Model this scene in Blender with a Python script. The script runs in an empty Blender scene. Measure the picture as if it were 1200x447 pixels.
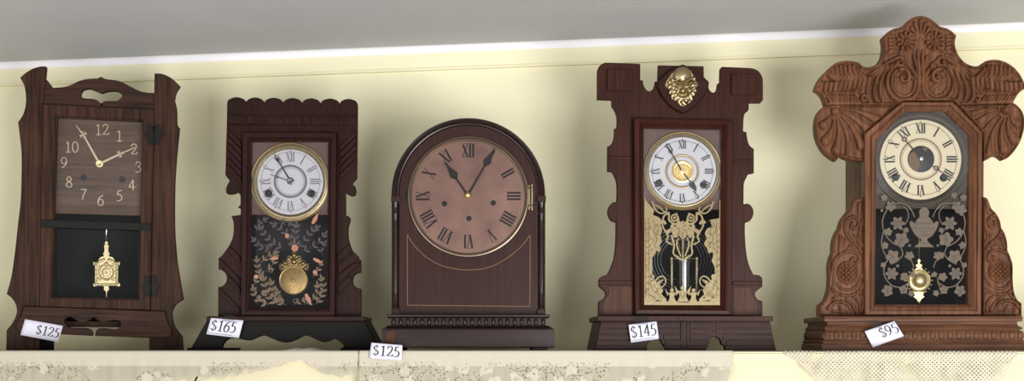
import bpy, bmesh, math, random
import numpy as np
from mathutils import Vector, Matrix
from mathutils.geometry import delaunay_2d_cdt

random.seed(7)
C = bpy.context.scene.collection
PI = math.pi

# ------------------------------------------------------------------ camera
F = 1500.0                 # focal length in pixels of the 1200 px wide frame
TH = math.atan(0.09)       # camera turned a little to the left
HZ = 406.0                 # pixel row of eye level
ZC = 1.5                   # eye height
cam_d = bpy.data.cameras.new('camera'); cam = bpy.data.objects.new('camera', cam_d); C.objects.link(cam)
cam.location = (0, 0, ZC); cam.rotation_euler = (PI/2, 0, TH)
cam_d.sensor_width = 36; cam_d.lens = F/1200*36; cam_d.shift_y = (HZ-223.5)/1200
cam_d.clip_start = 0.02
bpy.context.scene.camera = cam

# ------------------------------------------------------------------ world, lights, exposure
sc = bpy.context.scene
sc.view_settings.view_transform = 'Standard'; sc.view_settings.look = 'None'
sc.view_settings.gamma = 1; sc.view_settings.use_curve_mapping = False
sc.view_settings.exposure = -0.02
w = bpy.data.worlds.new('world'); sc.world = w; w.use_nodes = True
w.node_tree.nodes['Background'].inputs[0].default_value = (0.95, 0.97, 1.0, 1)
w.node_tree.nodes['Background'].inputs[1].default_value = 0.38
def area(name, loc, target, sx, sy, power, col):
    d = bpy.data.lights.new(name, 'AREA'); d.shape = 'RECTANGLE'; d.size = sx; d.size_y = sy
    d.energy = power; d.color = col
    o = bpy.data.objects.new(name, d); C.objects.link(o); o.location = loc
    o.rotation_euler = (Vector(target)-Vector(loc)).to_track_quat('-Z', 'Y').to_euler()
    return o
area('window_light', (1.15, -0.65, 0.95), (-0.15, 2.4, 1.9), 1.1, 1.1, 90, (1.0, 1.0, 0.985))
area('room_light', (-1.1, -0.7, 0.85), (-0.3, 2.4, 1.85), 1.8, 1.2, 38, (1.0, 1.0, 0.985))

ZS = ZC - 0.0075           # top of the cloths on the shelf
WALL_Y = 2.40

# ------------------------------------------------------------------ pixel -> place
CT, ST = math.cos(TH), math.sin(TH)
def ray(px, py):
    a = (px-600)/F; b = (HZ-py)/F
    return Vector((-ST + a*CT, CT + a*ST, b))
def on_y(px, py, Y):
    d = ray(px, py); t = Y/d.y
    return Vector((d.x*t, Y, ZC + d.z*t))
class Frame:
    def __init__(s, px, Y, alpha):
        o = on_y(px, HZ, Y); s.O = Vector((o.x, Y, ZS)); s.a = alpha
        s.X = Vector((math.cos(alpha), math.sin(alpha), 0)); s.Y = Vector((-math.sin(alpha), math.cos(alpha), 0))
        s.cam = Vector((0, 0, ZC)); s.clamp = True
    def L(s, px, py, y=0.0):
        d = ray(px, py)
        t = (y + (s.O - s.cam).dot(s.Y)) / d.dot(s.Y)
        P = s.cam + d*t - s.O
        z = P.z
        if s.clamp and z < 0.0035: z = 0.0
        return (P.dot(s.X), z)
    def m(s, px, py, y=0.0):      # metres per pixel
        a = s.L(px-1, py, y); b = s.L(px+1, py, y)
        return (b[0]-a[0])/2

# ------------------------------------------------------------------ materials
def newmat(name):
    m = bpy.data.materials.new(name); m.use_nodes = True
    nt = m.node_tree; return m, nt, nt.nodes['Principled BSDF']
def N(nt, t, **kw):
    n = nt.nodes.new(t)
    for k, v in kw.items(): setattr(n, k, v)
    return n
def s2l(c): return tuple(((v/255)/12.92 if v/255 <= .04045 else ((v/255+.055)/1.055)**2.4) for v in c)
def plain(name, rgb, rough=.5, metal=0.0, var=0.12, scale=40, bump=0.0, coat=0.0):
    m, nt, b = newmat(name); c = s2l(rgb)
    tc = N(nt, 'ShaderNodeTexCoord'); no = N(nt, 'ShaderNodeTexNoise'); no.inputs['Scale'].default_value = scale
    no.inputs['Detail'].default_value = 5
    nt.links.new(tc.outputs['Object'], no.inputs['Vector'])
    r = N(nt, 'ShaderNodeValToRGB'); e = r.color_ramp.elements
    e[0].position = .3; e[1].position = .7
    e[0].color = tuple(v*(1-var) for v in c)+(1,); e[1].color = tuple(min(1, v*(1+var)) for v in c)+(1,)
    nt.links.new(no.outputs['Fac'], r.inputs[0]); nt.links.new(r.outputs[0], b.inputs['Base Color'])
    b.inputs['Roughness'].default_value = rough; b.inputs['Metallic'].default_value = metal
    b.inputs['Coat Weight'].default_value = coat
    if metal < .3: b.inputs['Specular IOR Level'].default_value = .2
    if bump:
        bp = N(nt, 'ShaderNodeBump'); bp.inputs['Strength'].default_value = bump; bp.inputs['Distance'].default_value = .001
        nt.links.new(no.outputs['Fac'], bp.inputs['Height']); nt.links.new(bp.outputs[0], b.inputs['Normal'])
    return m
def wood(name, dark, light, rough=.4, horiz=False, scale=1.0, coat=0.0, bump=.25):
    m, nt, b = newmat(name); d, l = s2l(dark), s2l(light)
    tc = N(nt, 'ShaderNodeTexCoord'); mp = N(nt, 'ShaderNodeMapping')
    mp.inputs['Scale'].default_value = (12*scale, 60*scale, 260*scale) if horiz else (260*scale, 60*scale, 12*scale)
    nt.links.new(tc.outputs['Object'], mp.inputs[0])
    n1 = N(nt, 'ShaderNodeTexNoise'); n1.inputs['Scale'].default_value = 1; n1.inputs['Detail'].default_value = 6; n1.inputs['Distortion'].default_value = .6
    nt.links.new(mp.outputs[0], n1.inputs['Vector'])
    n2 = N(nt, 'ShaderNodeTexNoise'); n2.inputs['Scale'].default_value = 9; n2.inputs['Detail'].default_value = 3
    nt.links.new(tc.outputs['Object'], n2.inputs['Vector'])
    mx = N(nt, 'ShaderNodeMath', operation='ADD')
    h = N(nt, 'ShaderNodeMath', operation='MULTIPLY'); h.inputs[1].default_value = .65
    h2 = N(nt, 'ShaderNodeMath', operation='MULTIPLY'); h2.inputs[1].default_value = .35
    nt.links.new(n1.outputs['Fac'], h.inputs[0]); nt.links.new(n2.outputs['Fac'], h2.inputs[0])
    nt.links.new(h.outputs[0], mx.inputs[0]); nt.links.new(h2.outputs[0], mx.inputs[1])
    r = N(nt, 'ShaderNodeValToRGB'); e = r.color_ramp.elements
    e[0].position = .36; e[1].position = .64; e[0].color = d+(1,); e[1].color = l+(1,)
    nt.links.new(mx.outputs[0], r.inputs[0]); nt.links.new(r.outputs[0], b.inputs['Base Color'])
    b.inputs['Roughness'].default_value = rough; b.inputs['Coat Weight'].default_value = coat; b.inputs['Coat Roughness'].default_value = .25
    b.inputs['Specular IOR Level'].default_value = .13
    bp = N(nt, 'ShaderNodeBump'); bp.inputs['Strength'].default_value = bump; bp.inputs['Distance'].default_value = .0006
    nt.links.new(n1.outputs['Fac'], bp.inputs['Height']); nt.links.new(bp.outputs[0], b.inputs['Normal'])
    return m
def glassmat(name, refl=1.0, tint=(1, 1, 1)):
    m = bpy.data.materials.new(name); m.use_nodes = True; nt = m.node_tree
    nt.nodes.remove(nt.nodes['Principled BSDF']); out = nt.nodes['Material Output']
    fr = N(nt, 'ShaderNodeFresnel'); fr.inputs[0].default_value = 1.5
    mu = N(nt, 'ShaderNodeMath', operation='MULTIPLY'); mu.inputs[1].default_value = refl
    t = N(nt, 'ShaderNodeBsdfTransparent'); t.inputs[0].default_value = tint+(1,)
    g = N(nt, 'ShaderNodeBsdfGlossy'); g.inputs['Roughness'].default_value = .03
    tc = N(nt, 'ShaderNodeTexCoord'); no = N(nt, 'ShaderNodeTexNoise'); no.inputs['Scale'].default_value = 7
    bp = N(nt, 'ShaderNodeBump'); bp.inputs['Strength'].default_value = .05; bp.inputs['Distance'].default_value = .002
    nt.links.new(tc.outputs['Object'], no.inputs['Vector']); nt.links.new(no.outputs['Fac'], bp.inputs['Height']); nt.links.new(bp.outputs[0], g.inputs['Normal'])
    mx = N(nt, 'ShaderNodeMixShader')
    nt.links.new(fr.outputs[0], mu.inputs[0]); nt.links.new(mu.outputs[0], mx.inputs[0])
    nt.links.new(t.outputs[0], mx.inputs[1]); nt.links.new(g.outputs[0], mx.inputs[2]); nt.links.new(mx.outputs[0], out.inputs[0])
    return m
def lacemat(name, rgb, kind):
    """thread colour with holes cut by an alpha pattern in the cloth's own uv (metres)"""
    m, nt, b = newmat(name); c = s2l(rgb)
    b.inputs['Base Color'].default_value = c+(1,); b.inputs['Roughness'].default_value = .9
    b.inputs['Subsurface Weight'].default_value = 0.0
    uv = N(nt, 'ShaderNodeUVMap'); sp = N(nt, 'ShaderNodeSeparateXYZ'); nt.links.new(uv.outputs[0], sp.inputs[0])
    def M(op, a, bb=None, c3=None):
        n = N(nt, 'ShaderNodeMath', operation=op)
        for i, v in enumerate((a, bb, c3)):
            if v is None: continue
            if isinstance(v, (int, float)): n.inputs[i].default_value = v
            else: nt.links.new(v, n.inputs[i])
        return n.outputs[0]
    U, V = sp.outputs[0], sp.outputs[1]
    if kind == 'crochet':
        s = 150.0
        a = M('FRACT', M('MULTIPLY', M('ADD', U, V), s)); bq = M('FRACT', M('MULTIPLY', M('SUBTRACT', U, V), s))
        d1 = M('POWER', M('SUBTRACT', a, .5), 2.0); d2 = M('POWER', M('SUBTRACT', bq, .5), 2.0)
        rr = M('SQRT', M('ADD', d1, d2))
        no = N(nt, 'ShaderNodeTexNoise'); no.inputs['Scale'].default_value = 28; nt.links.new(uv.outputs[0], no.inputs['Vector'])
        lim = M('MULTIPLY', M('SUBTRACT', no.outputs['Fac'], .08), .85)
        hole = M('LESS_THAN', rr, lim)
    else:
        s = 1.0
        # flowers: rings of petals round scattered centres, with mesh ground in between
        vo = N(nt, 'ShaderNodeTexVoronoi'); vo.inputs['Scale'].default_value = 34; vo.inputs['Randomness'].default_value = .8
        dn = N(nt, 'ShaderNodeTexNoise'); dn.inputs['Scale'].default_value = 90; nt.links.new(uv.outputs[0], dn.inputs['Vector'])
        va = N(nt, 'ShaderNodeVectorMath', operation='MULTIPLY_ADD'); va.inputs[1].default_value = (.022, .022, 0)
        nt.links.new(dn.outputs['Color'], va.inputs[0]); nt.links.new(uv.outputs[0], va.inputs[2]); nt.links.new(va.outputs[0], vo.inputs['Vector'])
        rg = M('FRACT', M('MULTIPLY', vo.outputs['Distance'], 3.1))
        edge = M('GREATER_THAN', vo.outputs['Distance'], .36)
        v2 = N(nt, 'ShaderNodeTexVoronoi'); v2.inputs['Scale'].default_value = 250; v2.inputs['Randomness'].default_value = .8
        nt.links.new(uv.outputs[0], v2.inputs['Vector'])
        small = M('LESS_THAN', v2.outputs['Distance'], .40)
        ring = M('MULTIPLY', M('GREATER_THAN', rg, .42), M('LESS_THAN', rg, .62))
        patt = M('MAXIMUM', edge, ring)
        no = N(nt, 'ShaderNodeTexNoise'); no.inputs['Scale'].default_value = 14; nt.links.new(uv.outputs[0], no.inputs['Vector'])
        keep = M('GREATER_THAN', no.outputs['Fac'], .5)
        band = M('MULTIPLY', M('GREATER_THAN', V, .021), M('LESS_THAN', V, .0275))       # open-work row under the shelf edge
        low = M('GREATER_THAN', V, .0275)
        hole = M('MULTIPLY', small, M('MAXIMUM', M('MULTIPLY', band, keep), M('MULTIPLY', M('MULTIPLY', low, patt), keep)))
        # raised flowers
        bp = N(nt, 'ShaderNodeBump'); bp.inputs['Strength'].default_value = .5; bp.inputs['Distance'].default_value = .001
        nt.links.new(M('MULTIPLY', rg, low), bp.inputs['Height']); nt.links.new(bp.outputs[0], b.inputs['Normal'])
    if kind == 'crochet': al = M('SUBTRACT', 1.0, hole)
    else:
        net = M('MULTIPLY', M('MULTIPLY', low, patt), .38)          # thin net ground between the flowers
        al = M('SUBTRACT', M('SUBTRACT', 1.0, net), M('MULTIPLY', hole, .6))
    nt.links.new(al, b.inputs['Alpha'])
    return m

M_ = {}
M_['w1'] = wood('weathered_oak_vertical', (28, 17, 13), (70, 45, 33), .6, scale=.8)
M_['w1h'] = wood('weathered_oak_horizontal', (33, 21, 17), (70, 46, 36), .6, horiz=True, scale=.8)
M_['w1dial'] = wood('dial_oak', (66, 51, 43), (92, 74, 62), .6, horiz=True, scale=.8)
M_['w2'] = wood('dark_walnut', (28, 12, 10), (46, 22, 18), .42, scale=1.0)
M_['w2h'] = wood('dark_walnut_horizontal', (30, 13, 10), (50, 25, 19), .42, horiz=True)
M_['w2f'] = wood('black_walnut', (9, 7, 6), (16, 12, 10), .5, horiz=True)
M_['w3'] = wood('mahogany', (40, 21, 18), (53, 30, 26), .3, scale=.6, coat=.2, bump=.05)
M_['w3d'] = wood('dark_mahogany', (28, 15, 14), (42, 25, 23), .25, horiz=True, scale=.6, coat=.4, bump=.05)
M_['w4'] = wood('walnut', (38, 16, 11), (60, 29, 20), .4, scale=.9)
M_['w4p'] = wood('figured_walnut', (54, 30, 20), (82, 50, 33), .4, scale=1.4)
M_['w4d'] = wood('dark_walnut_base', (33, 15, 11), (50, 25, 18), .4, horiz=True)
M_['w5'] = wood('golden_oak', (66, 41, 28), (118, 78, 55), .45, scale=1.0, bump=.3)
M_['w5h'] = wood('golden_oak_horizontal', (68, 43, 30), (110, 74, 53), .45, horiz=True, bump=.3)
M_['cav'] = plain('dark_cavity', (20, 21, 20), .8, var=.3)
M_['cav2'] = plain('hazed_cavity', (50, 47, 49), .8, var=.15)  # back panel colour greyed to stand in for reflection haze on the glass
M_['pan'] = plain('dial_corner_brown', (82, 62, 58), .6, var=.1)
M_['brass'] = plain('brass', (196, 172, 112), .3, .9, var=.15, scale=300, bump=.2)
M_['brass_pale'] = plain('pale_brass', (206, 190, 146), .38, .8, var=.2, scale=400, bump=.4)
M_['gilt_bronze'] = plain('gilt_bronze', (158, 142, 108), .3, .9, var=.15, scale=400, bump=.3)
M_['brass_dull'] = plain('dull_brass', (140, 126, 98), .42, .85, var=.15, scale=200)
M_['pewter'] = plain('tarnished_bezel', (62, 56, 48), .5, .2, var=.15, scale=200)
M_['antique_brass'] = plain('antique_brass', (138, 116, 76), .36, .9, var=.15, scale=200, bump=.2)
M_['grey_bezel'] = plain('grey_brass_bezel', (116, 102, 88), .36, .85, var=.1, scale=100)
M_['steel'] = plain('dark_steel', (96, 96, 100), .35, .9, var=.15, scale=200)
M_['silver'] = plain('silver_cylinder', (205, 205, 205), .22, .95, var=.05)
M_['iron'] = plain('black_iron', (21, 22, 20), .55, .2, var=.25, scale=300, bump=.3)
M_['white'] = plain('white_enamel', (174, 174, 180), .35, 0, var=.03, scale=15)
M_['cream'] = plain('cream_paper_dial', (190, 180, 153), .5, 0, var=.05, scale=15)
M_['ink'] = plain('black_ink', (30, 28, 30), .5, var=.1)
M_['inkgrey'] = plain('grey_ink', (96, 92, 98), .5, var=.1)
M_['brown'] = plain('brown_ink', (120, 98, 78), .5, var=.1)
M_['chalk'] = plain('pale_numeral_metal', (190, 172, 146), .5, .2, var=.1)
M_['copper'] = plain('copper_dial', (118, 92, 84), .32, .8, var=.22, scale=22)
M_['etch'] = plain('etched_grey', (104, 93, 82), .7, var=.12, scale=150)
M_['etch2'] = plain('leaf_paint', (104, 88, 72), .6, var=.25, scale=40)
M_['pink'] = plain('coral_paint', (170, 120, 100), .6, var=.1)
M_['gold'] = plain('gold_leaf', (130, 115, 80), .42, .35, var=.12, scale=260, bump=.3)
M_['golddk'] = plain('gold_leaf_line', (90, 72, 46), .5, .2, var=.15)
M_['paper'] = plain('white_paper', (212, 211, 226), .7, var=.01)
M_['inlay'] = plain('brass_inlay_line', (116, 84, 58), .5, var=.1)
M_['glass'] = glassmat('clear_glass', .55)
M_['tape'] = glassmat('clear_tape', 1.3, (.85, .85, .85))
M_['lace'] = lacemat('lace_thread', (188, 181, 165), 'lace')
M_['crochet'] = lacemat('crochet_thread', (196, 190, 173), 'crochet')

# ------------------------------------------------------------------ object helpers
def link(name, me, mat, parent=None, smooth=False):
    if isinstance(mat, str): mat = M_[mat]
    o = bpy.data.objects.new(name, me); C.objects.link(o)
    me.materials.clear(); me.materials.append(mat)
    if parent: o.parent = parent
    if smooth:
        for p in me.polygons: p.use_smooth = True
    return o
def frommesh(name, vs, fs, mat, parent=None, smooth=False, fix=True):
    me = bpy.data.meshes.new(name); me.from_pydata(vs, [], fs)
    if fix:
        bm = bmesh.new(); bm.from_mesh(me); bmesh.ops.recalc_face_normals(bm, faces=bm.faces); bm.to_mesh(me); bm.free()
    me.update()
    return link(name, me, mat, parent, smooth)
def smoothline(pts, n=4, closed=False):
    """(x,y) = smooth point, (x,y,1) = corner"""
    P = [tuple(p) for p in pts]
    if closed:
        k = next((i for i, p in enumerate(P) if len(p) > 2), 0)
        P = P[k:]+P[:k]; P.append(P[0])
    out = []
    L = len(P)
    for i in range(L-1):
        p1, p2 = P[i], P[i+1]
        p0 = P[i-1] if i > 0 and len(p1) < 3 else (P[-2] if (i == 0 and closed and len(p1) < 3) else p1)
        p3 = P[i+2] if i+2 < L and len(p2) < 3 else (P[1] if (i+2 >= L and closed and len(p2) < 3) else p2)
        dist = math.hypot(p2[0]-p1[0], p2[1]-p1[1])
        if len(p1) > 2 and len(p2) > 2: out.append((p1[0], p1[1])); continue
        for k in range(n):
            t = k/n
            out.append(tuple(.5*((2*p1[j]) + (-p0[j]+p2[j])*t + (2*p0[j]-5*p1[j]+4*p2[j]-p3[j])*t*t + (-p0[j]+3*p1[j]-3*p2[j]+p3[j])*t**3) for j in (0, 1)))
    if not closed: out.append((P[-1][0], P[-1][1]))
    return out
def plate_me(loops, y0, y1, bev=0.0006):
    cu = bpy.data.curves.new('tmp', 'CURVE'); cu.dimensions = '2D'; cu.fill_mode = 'BOTH'
    th = abs(y1-y0); bev = min(bev, th*.3)
    cu.extrude = th/2 - bev; cu.bevel_depth = bev; cu.bevel_resolution = 1; cu.offset = -bev
    for lp in loops:
        s = cu.splines.new('POLY'); s.points.add(len(lp)-1)
        for i, p in enumerate(lp): s.points[i].co = (p[0], p[1], 0, 1)
        s.use_cyclic_u = True
    ob = bpy.data.objects.new('tmp', cu)
    me = bpy.data.meshes.new_from_object(ob)
    bpy.data.objects.remove(ob); bpy.data.curves.remove(cu)
    ym = (y0+y1)/2
    for v in me.vertices:
        x, y, z = v.co; v.co = (x, ym-z, y)
    me.update()
    return me
def joinme(mes):
    bm = bmesh.new()
    for me in mes: bm.from_mesh(me)
    out = bpy.data.meshes.new('joined'); bm.to_mesh(out); bm.free()
    for me in mes: bpy.data.meshes.remove(me)
    return out
def px2l(fr, pts, y): return [fr.L(p[0], p[1], y) for p in pts]
def plate(name, fr, parent, mat, pts, y0, y1, holes=(), bev=.0006, closed=True, sm=True, ref=None):
    """outline in photo pixels on the plane y0 (its front), real thickness y0..y1"""
    ry = min(y0, y1) if ref is None else ref
    loops = [px2l(fr, smoothline(pts, 4, True) if sm else pts, ry)] + [px2l(fr, smoothline(h, 4, True) if sm else h, ry) for h in holes]
    me = plate_me(loops, y0, y1, bev); me.name = name
    return link(name, me, mat, parent)
def multiplate(name, fr, parent, mat, polys, y0, y1, bev=.0003):
    ry = min(y0, y1)
    me = joinme([plate_me([px2l(fr, p, ry)], y0, y1, bev) for p in polys]); me.name = name
    return link(name, me, mat, parent)
def rect(x0, y0, x1, y1): return [(x0, y0, 1), (x1, y0, 1), (x1, y1, 1), (x0, y1, 1)]
def rc(x0, y0, x1, y1): return [(x0, y0), (x1, y0), (x1, y1), (x0, y1)]
def lathe(name, fr, parent, mat, cx, cy, prof, n=72, yref=0.0, smooth=True, closed=False):
    """profile of (radius px, local y) turned about the axis through pixel (cx,cy)"""
    x0, z0 = fr.L(cx, cy, yref); s = fr.m(cx, cy, yref)
    vs, fs = [], []
    k = len(prof); closed = prof[-1][0] > .01
    for i in range(n):
        a = 2*PI*i/n
        for r, y in prof: vs.append((x0+math.cos(a)*r*s, y, z0+math.sin(a)*r*s))
    for i in range(n):
        j = (i+1) % n
        for q in range(k if closed else k-1):
            q2 = (q+1) % k
            fs.append((i*k+q, j*k+q, j*k+q2, i*k+q2))
    if not closed and prof[0][0] > 0.01: fs.append(tuple(i*k for i in range(n)))
    if not closed and prof[-1][0] > 0.01: fs.append(tuple(i*k+k-1 for i in range(n-1, -1, -1)))
    me = bpy.data.meshes.new(name); me.from_pydata(vs, [], fs)
    bm = bmesh.new(); bm.from_mesh(me); bmesh.ops.remove_doubles(bm, verts=bm.verts, dist=1e-6); bmesh.ops.recalc_face_normals(bm, faces=bm.faces); bm.to_mesh(me); bm.free()
    o = link(name, me, mat, parent)
    return autosmooth(o, 40) if smooth else o
def autosmooth(o, deg=35):
    me = o.data
    for p in me.polygons: p.use_smooth = True
    try: me.set_sharp_from_angle(angle=math.radians(deg))
    except Exception: pass
    return o
def frameband(name, fr, parent, mat, outer, inner, prof, yref):
    """mitred frame: outer and inner corner lists (pixels), profile (t 0..1, local y)"""
    A = px2l(fr, outer, yref); B = px2l(fr, inner, yref); n = len(A); k = len(prof); vs, fs = [], []
    for i in range(n):
        for t, y in prof: vs.append((A[i][0]+(B[i][0]-A[i][0])*t, y, A[i][1]+(B[i][1]-A[i][1])*t))
    for i in range(n):
        j = (i+1) % n
        for q in range(k):
            q2 = (q+1) % k; fs.append((i*k+q, j*k+q, j*k+q2, i*k+q2))
    o = frommesh(name, vs, fs, mat, parent)
    return o
def stack(name, parent, mat, x0, x1, yf, yb, prof):
    """moulded plinth: rectangle x0..x1, yf..yb grown by 'out' at each height z"""
    vs, fs = [], []
    for out, z in prof:
        vs += [(x0-out, yf-out, z), (x1+out, yf-out, z), (x1+out, yb, z), (x0-out, yb, z)]
    k = len(prof)
    for q in range(k-1):
        for c in range(4):
            d = (c+1) % 4; fs.append((q*4+c, q*4+d, q*4+4+d, q*4+4+c))
    fs.append((0, 1, 2, 3)); fs.append(tuple((k-1)*4+c for c in range(4)))
    return frommesh(name, vs, fs, mat, parent)
def tube_geo(pts, r, n=8, taper=None):
    vs, fs = [], []
    P = [Vector(p) for p in pts]; k = len(P)
    up = Vector((0, 1, 0))
    for i, p in enumerate(P):
        d = (P[min(i+1, k-1)]-P[max(i-1, 0)]).normalized()
        a = d.cross(up)
        if a.length < 1e-4: a = d.cross(Vector((1, 0, 0)))
        a.normalize(); b = d.cross(a).normalized()
        rr = r if taper is None else r*taper[i]
        for q in range(n):
            t = 2*PI*q/n; vs.append(tuple(p + a*math.cos(t)*rr + b*math.sin(t)*rr))
    for i in range(k-1):
        for q in range(n):
            q2 = (q+1) % n; fs.append((i*n+q, i*n+q2, (i+1)*n+q2, (i+1)*n+q))
    fs.append(tuple(range(n))); fs.append(tuple(range((k-1)*n, k*n)))
    return vs, fs
def tube(name, pts, r, mat, parent=None, n=8, taper=None):
    vs, fs = tube_geo(pts, r, n, taper); return frommesh(name, vs, fs, mat, parent, True)
def merge(geos):
    V, Fc = [], []
    for vs, fs in geos:
        o = len(V); V += list(vs); Fc += [tuple(i+o for i in f) for f in fs]
    return V, Fc
# flat shapes drawn on a surface (ink, gilding, etching): polygons with a hair of thickness
class Ink:
    def __init__(s, fr, y): s.fr = fr; s.y = y; s.p = []
    def poly(s, pts): s.p.append([tuple(p[:2]) for p in pts]); return s
    def line(s, pts, w0, w1=None, n=3):
        pts = smoothline(pts, n) if n > 1 else [p[:2] for p in pts]
        w1 = w0 if w1 is None else w1
        L, R = [], []
        k = len(pts)
        for i, p in enumerate(pts):
            a = pts[max(i-1, 0)]; b = pts[min(i+1, k-1)]
            dx, dy = b[0]-a[0], b[1]-a[1]; l = math.hypot(dx, dy) or 1
            w = (w0+(w1-w0)*i/(k-1))/2
            L.append((p[0]-dy/l*w, p[1]+dx/l*w)); R.append((p[0]+dy/l*w, p[1]-dx/l*w))
        for i in range(k-1): s.p.append([L[i], L[i+1], R[i+1], R[i]])
        return s
    def disc(s, x, y, r, r2=0, n=20, sq=1.0):
        if r2 <= 0: s.p.append([(x+r*math.cos(2*PI*i/n), y+r*sq*math.sin(2*PI*i/n)) for i in range(n)])
        else:
            for i in range(n):
                a, b = 2*PI*i/n, 2*PI*(i+1)/n
                s.p.append([(x+q*math.cos(t), y+q*sq*math.sin(t)) for q, t in ((r, a), (r, b), (r2, b), (r2, a))])
        return s
    def leaf(s, x, y, ang, ln, wd):
        c, d = math.cos(ang), math.sin(ang)
        u = [(0, 0), (.25, .42), (.55, .5), (.85, .2), (1, 0), (.85, -.2), (.55, -.5), (.25, -.42)]
        s.p.append([(x+a*ln*c-b*wd*d, y+a*ln*d+b*wd*c) for a, b in u]); return s
    def build(s, name, mat, parent, eps=0.00025):
        V, Fc = [], []
        for i, p in enumerate(s.p):
            y = s.y - (i % 7)*1e-5
            o = len(V)
            for q in p:
                l = s.fr.L(q[0], q[1], s.y); V.append((l[0], y, l[1]))
            k = len(p)
            for q in p:
                l = s.fr.L(q[0], q[1], s.y); V.append((l[0], y+eps, l[1]))
            Fc.append(tuple(range(o, o+k))); Fc.append(tuple(range(o+2*k-1, o+k-1, -1)))
            for j in range(k): Fc.append((o+j, o+(j+1) % k, o+k+(j+1) % k, o+k+j))
        return frommesh(name, V, Fc, mat, parent)
def roman(ink, txt, cx, cy, R, ang, h, w=1.0, upright=False, lw=1.5, gap=None):
    """numeral centred at radius R px, ang degrees clockwise from 12, feet towards the centre"""
    a = math.radians(ang); ux, uy = math.sin(a), -math.cos(a); vx, vy = math.cos(a), math.sin(a)
    bx, by = cx+ux*R, cy+uy*R
    def T(x, y): return (bx+vx*x+ux*y, by+vy*x+uy*y)
    adv = {'I': .30*h*w, 'V': .62*h*w, 'X': .62*h*w}
    tot = sum(adv[c] for c in txt); x = -tot/2
    for c in txt:
        A = adv[c]; m = x+A/2; hh = h/2
        if c == 'I':
            ink.poly([T(m-lw/2, -hh), T(m+lw/2, -hh), T(m+lw/2, hh), T(m-lw/2, hh)])
        elif c == 'V':
            l, r = x+.12*A, x+.88*A
            ink.poly([T(l-lw/2, hh), T(l+lw/2, hh), T(m+lw/2, -hh), T(m-lw/2, -hh)])
            ink.poly([T(r-lw*.2, hh), T(r+lw*.2, hh), T(m+lw*.2, -hh), T(m-lw*.2, -hh)])
        else:
            l, r = x+.12*A, x+.88*A
            ink.poly([T(l-lw/2, hh), T(l+lw/2, hh), T(r+lw/2, -hh), T(r-lw/2, -hh)])
            ink.poly([T(r-lw*.2, hh), T(r+lw*.2, hh), T(l+lw*.2, -hh), T(l-lw*.2, -hh)])
        x += A
    s = .10*lw
    for q in (-1, 1): ink.poly([T(-tot/2, q*hh-s), T(tot/2, q*hh-s), T(tot/2, q*hh+s), T(-tot/2, q*hh+s)])
ROM = ['XII', 'I', 'II', 'III', 'IIII', 'V', 'VI', 'VII', 'VIII', 'IX', 'X', 'XI']
G6 = [(.55, .97), (.32, .86), (.13, .62), (.06, .32), (.14, .08), (.32, 0), (.5, .08), (.58, .3), (.5, .52), (.32, .6), (.16, .52), (.08, .38)]
GLY = {
 '0': [[(.32, 1), (.12, .85), (.05, .5), (.12, .15), (.32, 0), (.52, .15), (.59, .5), (.52, .85), (.32, 1)]],
 '1': [[(.14, .84, 1), (.36, .98, 1)], [(.36, 1, 1), (.36, 0, 1)], [(.12, .01, 1), (.6, .01, 1)]],
 '2': [[(.06, .76), (.14, .93), (.31, 1), (.5, .92), (.55, .74), (.44, .5), (.22, .22), (.05, .04)], [(.05, .05, 1), (.6, .05, 1)], [(.6, .04, 1), (.65, .2, 1)]],
 '3': [[(.08, .8), (.18, .96), (.34, 1), (.5, .9), (.5, .68), (.36, .55), (.24, .53)], [(.24, .53), (.45, .48), (.57, .28), (.46, .07), (.25, 0), (.06, .06)]],
 '4': [[(.45, 1, 1), (.04, .3, 1)], [(.04, .3, 1), (.64, .3, 1)], [(.45, 1, 1), (.45, 0, 1)]],
 '5': [[(.56, .97, 1), (.22, .97, 1)], [(.22, .97, 1), (.13, .57, 1)], [(.13, .57), (.32, .6), (.5, .5), (.56, .3), (.46, .09), (.26, 0), (.05, .04)]],
 '6': [G6], '9': [[(.64-x, 1-y) for x, y in G6]],
 '7': [[(.06, .97, 1), (.58, .97, 1)], [(.58, .97), (.4, .6), (.26, .25), (.22, 0)]],
 '8': [[(.32, .53), (.14, .68), (.14, .88), (.32, 1), (.5, .88), (.5, .68), (.32, .53), (.1, .38), (.1, .1), (.32, 0), (.55, .1), (.55, .38), (.32, .53)]],
 '$': [[(.52, .8), (.4, .93), (.24, .93), (.1, .8), (.13, .63), (.32, .52), (.52, .4), (.56, .22), (.44, .07), (.24, .05), (.08, .2)], [(.32, 1.08, 1), (.32, -.1, 1)]],
}
def glyphs(ink, txt, T, adv=.72, thick=.15, thin=.06):
    """T maps glyph units (x right, y up, 1 = height) to pixels"""
    x = 0
    for ch in txt:
        for si, st in enumerate(GLY[ch]):
            P = smoothline(st, 5); k = len(P); L, R = [], []
            for i, p in enumerate(P):
                a, b = P[max(i-1, 0)], P[min(i+1, k-1)]
                dx, dy = b[0]-a[0], b[1]-a[1]; l = math.hypot(dx, dy) or 1
                w = (thin+(thick-thin)*(abs(dy)/l)**1.5)/2
                if ch == '$' and si == 1: w = thin*.45
                L.append(T(x+p[0]-dy/l*w, p[1]+dx/l*w)); R.append(T(x+p[0]+dy/l*w, p[1]-dx/l*w))
            for i in range(k-1): ink.p.append([L[i], L[i+1], R[i+1], R[i]])
        x += adv
def root(name, fr, label, cat, group=None):
    o = bpy.data.objects.new(name, None); C.objects.link(o); o.empty_display_size = .05
    o.location = fr.O; o.rotation_euler = (0, 0, fr.a); o['label'] = label; o['category'] = cat
    if group: o['group'] = group
    return o
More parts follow.
